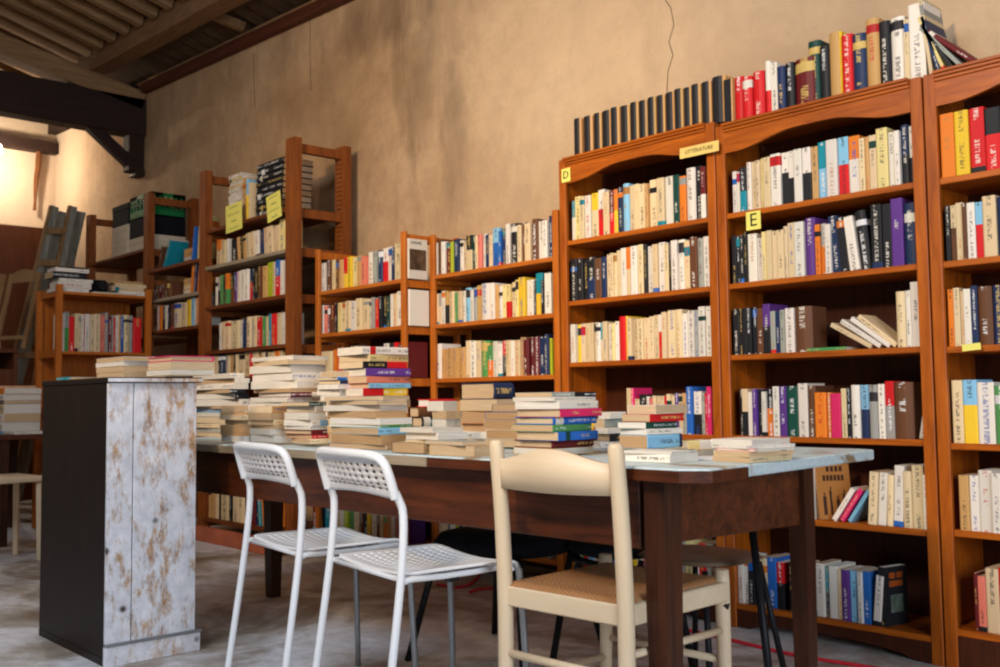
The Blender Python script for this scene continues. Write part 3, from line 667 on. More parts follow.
# things hung on the rack: handwritten yellow notes
def note(pxs, Y, lines, label, name='sticky_note', w=None, mat='sticky', cat='note', ink='ink', ang=0, size=.3):
    (xa, ya), (xb, yb) = pxs; a = PY(xa, ya, Y); b_ = PY(xb, yb, Y); W_ = b_.x-a.x; H_ = a.z-b_.z
    o = MB().box(-W_/2, W_/2, -.001, 0, -H_/2, H_/2).build(name, M[mat]); o.location = ((a.x+b_.x)/2, Y, (a.z+b_.z)/2); o.rotation_euler.y = R(ang); tag(o, label, cat)
    for i, s_ in enumerate(lines):
        if isinstance(s_, float):      # an illegible handwritten line
            zc = H_*(.5-(i+.5)/len(lines)); n_ = 18
            MB().tube([(W_*s_*(q/n_-.5), -.0012, zc+H_*.035*math.sin(q*2.3+i)) for q in range(n_+1)], .0022, 4).build('handwriting', M['pen'], o); continue
        text(s_, H_*size, M[ink], o, Matrix.Translation((0, -.0016, H_*(.5-(i+.5)/len(lines)))) @ FRONT)
    return o
note(((226, 206), (242, 229)), RY-.006, [.5, .7, .3, .6], 'yellow handwritten note under the pale stack, top shelf of tall rack', ang=-3, size=.20)
note(((267, 195.5), (281, 218)), RY-.006, [.6, .35, .7, .4], 'yellow handwritten note under the black books, top shelf of tall rack', ang=-8, size=.20)
note(((561.5, 169.5), (570.5, 181)), 3.697, ['D'], 'small yellow card lettered D at the corner of arched bookcase', 'letter_card', size=.8, cat='sign')
note(((746, 212.5), (761, 228.5)), 3.699, ['E'], 'yellow card lettered E hanging over the second shelf of books', 'letter_card', size=1.0, cat='sign')
note(((679.8, 149), (719, 150.5)), 3.67, ['LITTÉRATURE'], 'long yellow hand-lettered card tacked across two arched bookcases', 'shelf_sign', mat='sign', cat='sign', ang=.5, size=.52)
o = bpy.data.objects['shelf_sign']; o.scale.z = 1
note(((962, 344), (981, 350)), 3.69, [], 'small blank yellow note tucked at third shelf edge near picture edge', 'sticky_note')
bpy.data.objects['sticky_note.002'].rotation_euler.y = R(-4)

# red board lying along the rack's foot
o = MB().box(-6.92, -5.75, 3.30, 3.34, 0, .105).build('floor_board', M['red_board'], None, .004); tag(o, 'rust-red board standing on edge on the floor before the rack', 'board')

# ---------------------------------------------------------------- bookcase facing +X at the far end (G)
GX = -8.05; GY0, GY1 = 2.70, 3.46
g = empty('bookcase', (GX, GY0, 0), 0, 'pine bookcase set crosswise before the rack, showing its open side', 'bookcase')
gd = .50; gw = GY1-GY0
for yy in (0, gw-.045):
    MB().box(-.045, 0, yy, yy+.045, 0, 1.93).build('front_post', M['pine'], g, .002)
    MB().box(-gd, -gd+.05, yy, yy+.045, 0, 1.91).build('rear_post', M['pine'], g, .002)
    for zz in (1.84, 1.36, .9, .4, .05): MB().box(-gd+.05, -.045, yy+.012, yy+.034, zz, zz+.06).build('side_rail', M['pine'], g)
for zz in (1.875, 1.405, .95, .5, .1): MB().box(-gd+.01, .0, .045, gw-.045, zz-.022, zz).build('shelf', M['pine_x'], g, .002)
MB().box(-gd+.01, -gd+.02, .045, gw-.045, .05, 1.87).build('back_panel', M['pine'], g)
gy = lambda px, py: PX(px, py, GX).y
row(GX-.02, 1.405, gy(63.5, 348), gy(143, 352), 'w14 e/g26+1 r32-2 c20+0 c18+0 w14 r8 w30 c24+0 c36+1 s30+0 e18+2 m20-1 e10 r12-1 w22+0 t10+1 b22+0 c40+1 e18+1 r52-1', .30, 'on the shelf of the crosswise pine bookcase', depth=.2, fac='X')
def gstack(y, x, items, where, w=.2, d=.15):
    z_ = 1.876
    for k, (c_, t_, dy_) in enumerate(items):
        lying(x, y+dy_, z_, t_, d, w, c_, 0, False, f'{CN[c_]} book lying {ordn(k)} from the bottom {where}', 'books lying '+where); z_ += t_+.001
gstack(2.83, GX-.14, [('w', .03, 0), ('w', .05, .02), ('w', .025, .03), ('k', .05, -.02), ('w', .03, 0), ('k', .012, .02)], 'at the near end atop the crosswise bookcase', .26, .19)
gstack(3.30, GX-.14, [('w', .035, .03), ('c', .03, -.02), ('c', .03, .0), ('t', .02, -.03)], 'at the rack end atop the crosswise bookcase', .26, .19)
gm = MB().box(0, .3, 0, .36, 0, .012).build('magazine', M['white_box']); gm.location = (GX-.31, 2.98, 1.876); tag(gm, 'thin pale magazine flat atop the crosswise bookcase', 'magazine')
o = MB().box(0, .14, 0, .12, 0, .11).build('camera_case', M['black_box'], None, .02); o.location = (GX-.25, 3.02, 1.889); tag(o, 'black camera case between the stacks atop the crosswise bookcase', 'case')
MB().tube([(.14, .06, .055), (.19, .06, .055)], .035, 16).build('lens', M['black_metal'], o)

# ---------------------------------------------------------------- far left: counter, ladder, panel, pale chairs
cx_, cy0, cy1 = -9.25, 1.3, 2.78
ct = empty('counter_cabinet', (cx_, cy0, 0), 0, 'dark brown cupboard with open upper slot beneath the pale chairs', 'cabinet')
W_ = cy1-cy0
MB().box(-.6, 0.02, 0, W_, 1.44, 1.475).build('top', M['panel'], ct, .003)
MB().box(-.6, 0, 0, .03, 0, 1.44).build('side_panel', M['panel'], ct); MB().box(-.6, 0, W_-.03, W_, 0, 1.44).build('side_panel', M['panel'], ct)
MB().box(-.02, 0, .03, W_-.03, 1.03, 1.30).build('drawer_front', M['panel'], ct, .003)
MB().box(-.6, -.02, .03, W_-.03, 1.27, 1.29).build('shelf', M['panel'], ct)
MB().box(-.02, 0, .03, W_-.03, .05, 1.0).build('door', M['panel'], ct, .003)
MB().box(-.6, -.58, .03, W_-.03, .05, 1.44).build('back_panel', M['back'], ct)
# leaning brown panel against the end wall
pa, pb = PX(8, 228, -11.6), PX(50, 218, -11.6)
o = MB().box(0, .04, 0, pb.y-pa.y+.35, 0, 3.0).build('plywood_sheet', M['panel'], None, .004)
o.matrix_world = Matrix.Translation((-11.05, pa.y-.12, .0)) @ Matrix.Rotation(R(-11), 4, 'Y') @ Matrix.Rotation(R(0), 4, 'X')
tag(o, 'large red-brown wooden panel leaning on the end wall behind the ladder', 'plywood sheet')
# step ladder
lf = empty('step_ladder', (0, 0, 0), 0, 'weathered grey wooden step ladder standing open behind the counter', 'ladder')
def LP(px, py, X): return PX(px, py, X)
A0, A1 = LP(50.5, 206, -10.05), LP(16, 345, -10.05)
B0, B1 = LP(69, 206, -10.05), LP(52, 290, -10.05)
def ext(a, b_): t_ = (a.z-.02)/(a.z-b_.z); return a+(b_-a)*t_
A2, B2 = ext(A0, A1), ext(B0, B1)
for a, b_ in ((A0, A2), (B0, B2)):
    MB().bar(a+Vector((0, .04, 0)), b_+Vector((0, .04, 0)), .075, .035, (1, 0, 0)).build('rail', M['ladder'], lf, .004)
    MB().bar(a+Vector((.008, 0, 0)), b_+Vector((.008, 0, 0)), .022, .05, (1, 0, 0)).build('rail_edge', M['ladder_edge'], lf)
for py in (231, 263.5, 294, 324.5, 356, 388):
    tt = (PX(40, py, -10.05).z-A2.z)/(A0.z-A2.z); a = A2+(A0-A2)*tt; b_ = B2+(B0-B2)*tt
    MB().bar(a+Vector((.02, 0, 0)), b_+Vector((.02, 0, 0)), .05, .06).build('rung', M['ladder_edge'], lf, .003)
for a, b_ in ((A0, A2), (B0, B2)):
    q0 = a+Vector((-.12, .16, -.02)); q1 = b_+Vector((-.75, .3, 0))
    MB().bar(q0, q1, .09, .035, (1, 0, 0)).build('rear_rail', M['ladder'], lf, .004)
# pale wooden chairs set on the counter: chair backs leaning
def pale_chair(y, x, label, sc=1.0):
    t_ = empty('wooden_chair', (x, y, 1.476), 0, label, 'chair', 'pale wooden chairs set on the counter')
    tl_ = lambda u_, v_, w_: (u_*sc, v_*sc, w_*sc)
    for s_ in (0, .34):
        MB().bar(tl_(0, s_-.10, 0), tl_(-.02, s_+.06, .66), .028, .045, (0, 1, 0)).build('post', M['ladder_edge'], t_, .004)
    pts = [(0, -.02), (.34, -.02)]
    for i in range(13): u_ = 1-i/12; pts.append((.34*u_, .05+.045*math.sin(math.pi*u_)))
    o_ = MB().prism([(p_*sc, (q_)*sc) for p_, q_ in pts], 'x', -.012, .012).build('top_rail', M['ladder_edge'], t_); o_.location = tl_(-.02, .05, .60)
    MB().bar(tl_(0, -.09, .10), tl_(0, .25, .10), .02, .035).build('lower_rail', M['ladder_edge'], t_, .003)
    t_.rotation_euler.z = R(-66)
    return t_
gy2 = lambda px: PX(px, 350, -9.4).y
pale_chair(gy2(3.5), -9.4, 'pale wooden chair frame with arched top, on counter beside the ladder')
pale_chair(gy2(-20), -9.75, 'pale wooden chair frame on the counter, half cut by the picture edge')
# hanging rope
rp = [PX(px, py, EX+.08) for px, py in ((39, 140), (38.5, 165), (36, 180), (35, 200), (34.5, 210))]
o = MB().tube([tuple(q) for q in rp], [.02, .035, .028, .015, .022], 7, 2).build('hanging_rope', M['rope']); tag(o, 'rusty brown rope hanging from the beam on the end wall', 'rope')
# bulb
bp = PX(-2, 150, EX+.55)
bl = empty('hanging_bulb', tuple(bp), 0, 'bare glowing light bulb hanging before the end wall', 'lamp')
MB().tube([(0, 0, -.05), (0, 0, -.035), (0, 0, 0), (0, 0, .035), (0, 0, .06)], [.01, .035, .045, .035, .018], 16, 1).build('bulb', M['bulb'], bl, 0, True)
MB().tube([(0, 0, .06), (0, 0, .10)], .018, 12).build('socket', M['black_metal'], bl)
MB().tube([(0, 0, .10), (0, 0, 1.2)], .004, 6).build('cable', M['black_metal'], bl)
# second table far left with books, pale chair, black chair
ft = empty('side_table', (-8.3, 2.15, 0), 0, 'dark table behind the tall cabinet, carrying a small book stack', 'table')
MB().box(-.5, .75, 0, .5, .745, .78).build('tabletop', M['table'], ft, .003)
MB().box(-.45, .7, .03, .05, .66, .745).build('apron', M['table'], ft)
for a in (-.46, .68):
    for b_ in (.03, .43): MB().box(a, a+.05, b_, b_+.05, 0, .745).build('leg', M['table_leg'], ft)
z_ = .782
for k, (c_, t_, w_, o_) in enumerate((('l', .02, .40, 0), ('w', .07, .36, .0), ('w', .065, .36, .01), ('c', .075, .34, .02), ('k', .025, .33, .03), ('w', .05, .32, .03), ('o', .045, .34, .03), ('t', .02, .22, -.03))):
    lying(-7.98+o_, 2.38, z_, t_*.93, .26, w_, c_, -90, False, f'{CN[c_]} book lying {ordn(k)} from the bottom of the stack on the side table', 'books on the side table'); z_ += t_*.93+.001
lying(-7.66, 2.36, .782, .02, .2, .2, 'w', -90, False, 'white booklet beside the stack on the side table', None)
pc = empty('stool', (-6.95, 2.0, 0), R(5), 'pale stool behind the tall cabinet, half hidden', 'stool')
MB().box(-.22, .22, -.2, .2, .50, .535).build('seat', M['beech_x'], pc, .008)
for a in (-.18, .18):
    for b_ in (-.17, .17): MB().bar((a*1.05, b_*1.05, 0), (a, b_, .5), .032, .032).build('leg', M['beech'], pc, .003)
bc = empty('metal_chair', (-6.98, 1.50, 0), 0, 'black metal chair at the picture edge beyond the tall cabinet', 'chair')
MB().box(-.2, .2, -.2, .2, .45, .47).build('seat', M['black_cushion'], bc, .006)
for a in (-.2, .2):
    for b_ in (-.2, .2): MB().tube([(a, b_, .47), (a*1.1, b_*1.1, .4), (a*1.25, b_*1.2, 0)], .012, 8).build('leg', M['black_metal'], bc)
MB().tube([(-.2, -.2, .47), (-.19, -.25, .78), (.19, -.25, .78), (.2, -.2, .47)], .011, 8, 2).build('back_frame', M['black_metal'], bc, 0, True)

# ---------------------------------------------------------------- tall cabinet
CX0, CX1, CY0, CY1 = -4.60, -3.856, 1.49, 1.85
cb = empty('tall_cabinet', ((CX0+CX1)/2, CY0, 0), 0, 'tall narrow cabinet, black front face and peeling white painted side', 'cabinet')
w2 = (CX1-CX0)/2; dd = CY1-CY0; ZT = 1.098
MB().box(-w2, w2-.018, 0, .018, .03, ZT-.022).build('front_board', M['cabinet_dark'], cb, .003)
sd = MB(); sd.box(w2-.018, w2, 0, dd*.27, .075, ZT-.022); sd.box(w2-.018, w2, dd*.27+.004, dd, .075, ZT-.022)
sd.build('side_board', M['peel'], cb, .002)
MB().box(w2-.014, w2+.008, -.004, dd+.02, .0, .075).build('base_board', M['peel'], cb, .003)
MB().box(w2-.01, w2+.013, -.004, dd+.025, .075, .086).build('base_moulding', M['grey_metal'], cb, .002)
MB().box(-w2, -w2+.018, .018, dd, 0, ZT-.022).build('side_board', M['cabinet_dark'], cb); MB().box(-w2, w2-.02, dd-.018, dd, 0, ZT-.022).build('back_board', M['cabinet_dark'], cb)
MB().box(-w2-.005, w2+.010, -.006, dd+.02, ZT-.022, ZT).build('top', M['cabinet_dark'], cb, .003)
cbt = MB().box(w2+.009, w2+.0135, -.006, dd+.02, ZT-.018, ZT-.004).build('paint_remnant', M['peel'], cb)
MB().box(-w2, w2, .0, dd, 0.0, .03).build('bottom', M['cabinet_dark'], cb)
def cstack(px0, px1, y, items, where, rot=0):
    x0_, x1_ = PY(px0, 372, y).x, PY(px1, 372, y).x; z_ = ZT+.001
    for k, (c_, tpx, dx, hard) in enumerate(items):
        t_ = tpx*((x0_**2+y*y)**.5)/1000; w_ = abs(x1_-x0_)*random.uniform(.93, 1.0)
        lying((x0_+x1_)/2+dx, y+.1, z_, t_, .17, w_, c_, 90, hard, f'{CN[c_]} book lying {ordn(k)} from the bottom {where}', 'books '+where); z_ += t_+.0008
cstack(92, 121, 1.56, [('c', 5, .0, False), ('t', 5, -.005, False), ('c', 4, -.01, False), ('w', 4, 0, False)], 'of the pale stack on the tall cabinet')
cstack(143, 168, 1.57, [('c', 5, -.005, False), ('c', 7, 0, False), ('q', 5, 0, True)], 'of the pink-topped stack on the tall cabinet')
lying(PY(75, 374, 1.6).x, 1.62, ZT+.001, .014, .14, .17, 'a', -90, False, 'thin teal book flat on the tall cabinet over its black face', None)

# ---------------------------------------------------------------- big table
TZ = .82
tb = empty('work_table', (-3.1, 2.4, 0), 0, 'long dark wooden table, worn pale blue top heaped with books', 'table')
def tp(p): return (p[0]+3.1, p[1]-2.4, p[2])
top_poly = [(-4.78, 1.97), (-1.86, 1.985), (-1.535, 2.0), (-1.475, 2.05), (-1.575, 3.07), (-1.63, 3.10), (-4.8, 3.0)]
k_ = MB().prism([(a+3.1, b_-2.4) for a, b_ in top_poly], 'z', TZ-.032, TZ).build('tabletop', M['tabletop'], tb, .004)
MB().box(-1.68, .6, 1.966-2.4, 1.98-2.4, TZ-.033, TZ-.004).build('bare_edge', M['greyboard'], tb)
MB().prism([(a+3.1, b_-2.4) for a, b_ in ((-2.5, 1.972), (-1.86, 1.978), (-1.53, 1.993), (-1.468, 2.046), (-1.481, 2.22), (-1.50, 2.22), (-1.49, 2.06), (-1.54, 2.01), (-1.86, 1.995), (-2.5, 1.99))], 'z', TZ-.034, TZ-.005).build('bare_edge', M['table'], tb)
MB().bar(tp((-4.62, 2.03, TZ-.125)), tp((-1.70, 2.06, TZ-.125)), .03, .185).build('apron', M['table'], tb, .003)
MB().bar(tp((-1.632, 2.10, TZ-.115)), tp((-1.588, 2.615, TZ-.115)), .03, .165).build('apron', M['table'], tb, .003)
MB().bar(tp((-4.62, 2.10, TZ-.125)), tp((-4.62, 2.6, TZ-.125)), .03, .185).build('apron', M['table'], tb, .003)
MB().bar(tp((-4.6, 2.66, TZ-.125)), tp((-1.62, 2.66, TZ-.125)), .03, .185).build('apron', M['table'], tb, .003)
for (lx, ly, a_, c_) in ((-1.642, 2.068, .034, .028), (-1.585, 2.64, .027, .022), (-4.62, 2.64, .04, .028), (-4.66, 2.05, .04, .028)):
    m_ = MB(); x_, y_, _ = tp((lx, ly, 0)); k = 0
    m_.quadbox([(x_+i*c_, y_+j*c_, 0) for i, j in ((-1, -1), (1, -1), (1, 1), (-1, 1))]+[(x_+i*a_, y_+j*a_, TZ-.22) for i, j in ((-1, -1), (1, -1), (1, 1), (-1, 1))])
    m_.box(x_-a_, x_+a_, y_-a_, y_+a_, TZ-.22, TZ-.032)
    m_.build('leg', M['table_leg'], tb)

# stacks on the table: corner given by the line of sight and a depth line Y
def stack(pl, pc_, pr, Y, items, ybot, where, grp=None, jitter=.016, base=None, mag=False):
    """pl, pc_, pr: sight columns of the left end, near corner and right end; items: (colour, top row, spine side, hard) from the top down."""
    global LASTTOP
    xc = PY(pc_, 420, Y).x; xl = PY(pl, 420, Y).x; yr = PX(pr, 420, xc).y
    w = xc-xl; d = max(.08, yr-Y); zb = base or TZ+.001
    dep = (Vector((xc, Y, H))-CAM).dot(fw)
    tops = [PY(pc_, it[1], Y).z for it in items]+[PY(pc_, ybot, Y).z]
    seq = []
    for i, it in enumerate(items):
        z1, z0 = tops[i], max(tops[i+1], zb)
        if z1-z0 > .004: seq.append((z0, z1, it))
    z0 = seq[-1][0] if seq else zb
    while z0-zb > .012:
        t_ = min(random.uniform(.018, .035), z0-zb)
        seq.append((z0-t_, z0, (random.choice('cwctwe'), 0, random.choice('bsf'), False))); z0 -= t_
    seq.sort(key=lambda q: q[0]); n_ = len(seq)
    for k, (z0, z1, it) in enumerate(seq):
        sp = {'s': 0, 'f': -90, 'b': 180, 'l': 90}[it[2]]+random.choice((3.5, 3.5, 8, 12))*random.uniform(-1, 1)
        dx, dy = random.uniform(-jitter, jitter), random.uniform(-jitter, jitter)*.8
        if len(it) > 4: dx += it[4]
        ww, dw = (w, d) if it[2] in 'sb' else (d, w)
        pos = 'topmost' if k == n_-1 else ('lowest' if k == 0 else ordn(k)+' from the bottom')
        if mag:
            lab = f'{CN[it[0][0]]} magazine, {pos} {where}'
        else: lab = f"{colname(it[0])} {'hardback' if it[3] else 'paperback'}, {pos} {where}"
        ww *= random.uniform(.93, 1.0); dw *= random.uniform(.92, 1.0)
        lying(xc-w/2+dx, Y+d/2+dy, z0, (z1-z0)*.975, ww, dw, it[0], sp, it[3], lab, 'books '+where, txt=None)
    return tops[0]
W0, W1 = False, True
stack(190, 236, 250, 2.35, [('w', 373, 's', W0), ('w', 378, 's', W0), ('w', 383, 'f', W0), ('k', 389, 's', W0, -.02), ('k', 393, 's', W0, -.02), ('w', 399, 's', W0), ('m', 406, 's', W0), ('l', 409, 'f', W0), ('w', 413, 's', W0), ('d', 417, 's', W0)], 424, 'of the stack right behind the tall cabinet')
stack(221, 247, 259, 2.04, [('w', 405, 's', W0), ('t', 411, 's', W0), ('c', 415, 's', W0), ('t', 420, 'b', W0), ('c', 425, 'b', W0), ('t', 436, 'b', W0)], 443, 'of the low stack beside the tall cabinet')
stack(248, 273, 285, 2.06, [('t', 406, 's', W0), ('c', 413, 'b', W0), ('c', 420, 's', W0), ('t', 425, 'b', W0), ('w', 429, 'b', W0), ('c', 435, 'b', W0)], 443, 'of the low stack before the tall white one')
stack(286, 313, 327, 2.08, [('d', 402, 's', W0), ('c', 406, 'b', W0), ('t', 412, 'b', W0), ('w/l', 420, 's', W0), ('w', 426, 's', W0), ('m', 430, 's', W1), ('r', 435, 's', W0), ('c', 439, 's', W0)], 444, 'of stack between the two white chairs')
stack(250, 292, 330, 2.42, [('w', 355, 'b', W0), ('w', 359, 'b', W0), ('c', 364, 'b', W0), ('w', 372, 's', W0), ('w', 380, 's', W0), ('w', 388, 'b', W0), ('m/w', 392, 's', W1), ('w', 397, 's', W0), ('w', 402, 'b', W0)], 408, 'of the tall white stack mid table')
stack(318, 338, 349, 2.45, [('w', 371, 'b', W0), ('b', 377, 's', W0), ('n', 380, 's', W0), ('w', 384, 'b', W0), ('w', 389, 'b', W0)], 395, 'of the narrow stack between white and coloured towers')
stack(326, 378, 410, 2.07, [('e', 396, 'b', W0), ('w', 400, 'b', W0), ('w', 405, 'b', W0), ('t', 411, 'b', W0), ('c', 418, 'b', W0), ('g', 425, 's', W0), ('l', 428, 's', W0), ('c', 435, 'b', W0)], 445, 'of the wide stack behind the second white chair')
stack(338, 365, 410, 2.50, [('w', 346, 's', W0, -.02), ('u', 354, 's', W0, -.02), ('k/r', 361, 's', W0), ('p', 368, 's', W0, .01), ('s', 376, 's', W0), ('l', 383, 's', W0, .02), ('r/y', 388, 's', W0), ('w', 396, 'b', W0)], 400, 'of the colourful tower mid table')
stack(412, 424, 455, 2.55, [('r', 399, 's', W1), ('h', 407, 's', W1), ('k', 417, 's', W1), ('n', 427, 's', W1)], 434, 'of the red-topped stack beside the colourful tower')
stack(428, 442, 456, 2.32, [('w', 401, 'b', W0), ('c', 411, 'b', W0), ('t', 419, 'b', W0)], 427, 'of the little white-topped stack mid table')
stack(459, 498, 517, 2.62, [('n', 382, 's', W1), ('t', 399, 'b', W0), ('c', 411, 'b', W0), ('c', 424, 'b', W0)], 432, 'of the stack under a thick old volume')
stack(402, 436, 467, 2.08, [('w', 428, 'b', W0), ('w', 433, 'b', W0), ('e', 440, 'b', W0)], 447, 'of the flat pile with an open white booklet')
stack(388, 420, 437, 2.005, [('c', 443, 'b', W0)], 454, 'thick pale one on the table edge behind the second chair')
stack(424, 466, 489, 2.005, [('e', 442, 'b', W0), ('t', 446, 'b', W0)], 457, 'on the table edge left of the wooden chair')
stack(486, 528, 560, 2.42, [('t', 404, 'b', W0), ('t', 412, 'b', W0), ('c', 420, 'b', W0), ('w', 430, 'b', W0)], 440, 'of the worn pile behind the wooden chair')
stack(512, 553, 597, 2.16, [('e/k', 392, 's', W0), ('w', 397, 's', W0, .0), ('w', 401, 's', W0, .02), ('q', 409, 's', W0, .03), ('b', 417, 's', W1), ('g', 425, 's', W0), ('b', 432, 's', W0), ('m', 441, 's', W1)], 449, 'of the bright-spined stack above the wooden chair')
stack(596, 608, 625, 2.58, [('w', 412, 's', W0), ('e', 419, 's', W0), ('w', 428, 's', W0), ('k', 434, 's', W0)], 442, 'of the grey stack behind the bright-spined one')
stack(622, 651, 686, 2.24, [('w', 405, 'b', W0), ('r', 414, 's', W0), ('d', 422, 's', W0), ('w', 429, 's', W0), ('l', 435, 's', W0)], 449, 'of the separate stack near the table end')
stack(668, 690, 714, 2.38, [('u/w', 441, 's', W0)], 451, 'alone before the white magazines at the table end')
stack(711, 752, 792, 2.28, [('w', 440, 'b', W0), ('w', 446, 'b', W0), ('w', 449, 'b', W0), ('c', 452, 'b', W0)], 457, 'of white magazines at the table end', mag=False)
stack(623, 668, 700, 2.12, [('w', 452, 'b', W0)], 455, 'thin and loose on the pale table end')
# loose paper sheets
o = MB().box(0, .21, 0, .15, 0, .003).build('paper_sheet', M['white_box']); o.location = (-1.72, 2.3, TZ+.001); o.rotation_euler.z = R(30)
o.data.materials[0] = plain('white_paper', (.75, .76, .8), .6, 0, .03); tag(o, 'loose white paper sheet on the bare table end', 'paper')

# ---------------------------------------------------------------- white perforated metal chairs
def perforated(name, w, h, nx, ny, margin, hole, fn, mat, parent, edge_round=.03, thick=.004):
    """Sheet with real square holes; fn(u, v) gives the 3D point, u in [-w/2, w/2], v in [0, h]."""
    xs = [-w/2, -w/2+margin*.5, -w/2+margin]; inner = w-2*margin; px_ = inner/nx
    for i in range(nx): xs += [-w/2+margin+i*px_+px_*hole/2 if 0 else -w/2+margin+i*px_+px_*(1-hole)/2, -w/2+margin+(i+1)*px_-px_*(1-hole)/2]
    xs += [w/2-margin, w/2-margin*.5, w/2]
    ys = [0, margin*.5, margin]; py_ = (h-2*margin)/ny
    for i in range(ny): ys += [margin+i*py_+py_*(1-hole)/2, margin+(i+1)*py_-py_*(1-hole)/2]
    ys += [h-margin, h-margin*.5, h]
    V = []; Fc = []
    for y_ in ys:
        for x_ in xs:
            sx_, sy_ = x_, y_
            rr_ = edge_round; ex = w/2-rr_; ax = abs(x_)
            for yc, sg in ((rr_, -1), (h-rr_, 1)):
                if ax > ex and (y_-yc)*sg > 0:
                    dx_, dy_ = ax-ex, (y_-yc)*sg; mx = max(dx_, dy_); L = math.hypot(dx_, dy_)
                    if L > 0: k = mx/L; sx_ = math.copysign(ex+dx_*k, x_); sy_ = yc+sg*dy_*k
            V.append(fn(sx_, sy_))
    nxx = len(xs)
    for j in range(len(ys)-1):
        for i in range(nxx-1):
            hx = 3 <= i < nxx-4 and (i-3) % 2 == 0; hy = 3 <= j < len(ys)-4 and (j-3) % 2 == 0
            if hx and hy: continue
            a = j*nxx+i; Fc.append((a, a+1, a+1+nxx, a+nxx))
    me = bpy.data.meshes.new(name); me.from_pydata(V, [], Fc); me.materials.append(mat)
    for p_ in me.polygons: p_.use_smooth = True
    o = bpy.data.objects.new(name, me); C.objects.link(o); o.parent = parent
    md = o.modifiers.new('solid', 'SOLIDIFY'); md.thickness = thick; md.offset = 0
    return o
def white_chair(x, y, rz, label):
    t = empty('metal_chair', (x, y, 0), rz, label, 'chair', 'white perforated chairs at the table')
    hw = .225; r = .0115
    # rear tube frame: foot, upright, top bend, down again. Back of the chair at -Y.
    BT = -.235     # y of back at top
    for s_ in (-1, 1):
        MB().tube([(s_*(hw+.008), -.275, 0), (s_*(hw+.002), -.205, .47), (s_*(hw-.004), -.186, .685), (s_*(hw-.008), -.205, .73), (s_*(hw-.01), -.212, .745)], r, 12, 2).build('rear_leg', M['white_metal'], t, 0, True)
        MB().tube([(s_*.195, .20, .508), (s_*.2, .215, .48), (s_*.215, .235, 0)], .0105, 10, 1).build('front_leg', M['grey_metal'], t, 0, True)
        MB().tube([(s_*.21, .21, .0), (s_*.21, .236, .012)], .013, 8).build('foot', M['black_metal'], t) if 0 else None
        MB().tube([(s_*(hw), -.20, .508), (s_*.19, 0, .497), (s_*.185, .20, .504)], .009, 8, 1).build('side_rail', M['white_metal'], t, 0, True)
    MB().tube([(-hw, -.185, .504), (hw, -.185, .504)], .009, 8).build('cross_tube', M['white_metal'], t, 0, True)
    MB().tube([(-.195, .19, .496), (.195, .19, .496)], .009, 8).build('cross_tube', M['white_metal'], t, 0, True)
    # back: top tube loop + perforated sheet, slightly curved
    def fb(u_, v_):
        cur = .035*(1-(u_/hw)**2)
        wv = 1+.0*v_
        return (u_*wv, -.205-.27*v_-cur*.9*min(1, .4+v_*5), .722+v_+(.012*(1-(u_/hw)**2) if v_ < .03 else 0))
    perforated('backrest', .43, .120, 11, 5, .016, .5, fb, M['white_plastic'], t, .035)
    MB().tube([(-hw+.01, -.212, .728), (-hw+.010, -.227, .78), (-hw+.018, -.245, .835), (-hw+.06, -.25-.012, .848), (0, -.25-.03, .850), (hw-.06, -.25-.012, .848), (hw-.018, -.245, .835), (hw-.010, -.227, .78), (hw-.01, -.212, .728)], .0135, 12, 2).build('back_frame', M['white_metal'], t, 0, True)
    def fs(u_, v_):
        a_ = (v_-.2)/.22; dip = -.018*(1-min(1, (u_/.22)**2)) * (1-a_*a_*.5)
        fr = -.03*max(0, (v_-.34)/.08)**2; bk_ = .0
        return (u_*(1-.10*v_/.42), -.19+v_, .522+dip+fr+bk_)
    perforated('seat', .455, .42, 13, 13, .035, .5, fs, M['white_plastic'], t, .05, .009)
    MB().box(-.06, -.03, .0, .03, .482, .500).build('under_pad', M['black_metal'], t); MB().box(.17, .2, -.03, .0, .48, .50).build('under_pad', M['black_metal'], t)
    return t
white_chair(-3.015, 1.93, R(-7), 'white perforated metal chair beside the tall cabinet, tucked at the table')
white_chair(-2.415, 1.89, R(-8), 'white perforated metal chair between the other white one and the wooden chair')

# ---------------------------------------------------------------- wooden chair with rush seat
wc = empty('wooden_chair', (-1.898, 1.955, 0), R(3), 'pale wooden chair with woven rush seat, nearest at the table', 'chair')
hw = .213
for s_ in (-1, 1):
    MB().tube([(s_*(hw), -.01, 0), (s_*hw, 0, .25), (s_*hw, 0, .47), (s_*hw, -.012, .70), (s_*hw, -.03, .868), (s_*hw, -.0305, .882)], [.019, .0215, .0225, .022, .0215, .0205, .012], 14, 1).build('rear_post', M['beech'], wc, 0, True)
    MB().tube([(s_*(hw+.008), .45, 0), (s_*(hw), .45, .25), (s_*(hw-.002), .45, .47), (s_*(hw-.002), .45, .505)], [.017, .020, .022, .020], 14).build('front_leg', M['beech'], wc, 0, True)
    MB().bar((s_*(hw), .01, .445), (s_*(hw+.01), .45, .445), .022, .055).build('side_rail', M['beech_x'], wc, .004)
    zs_ = .20 if s_ < 0 else .345
    MB().tube([(s_*hw, .01, zs_), (s_*(hw), .45, zs_-.01)], .0105, 10).build('stretcher', M['beech'], wc, 0, True)
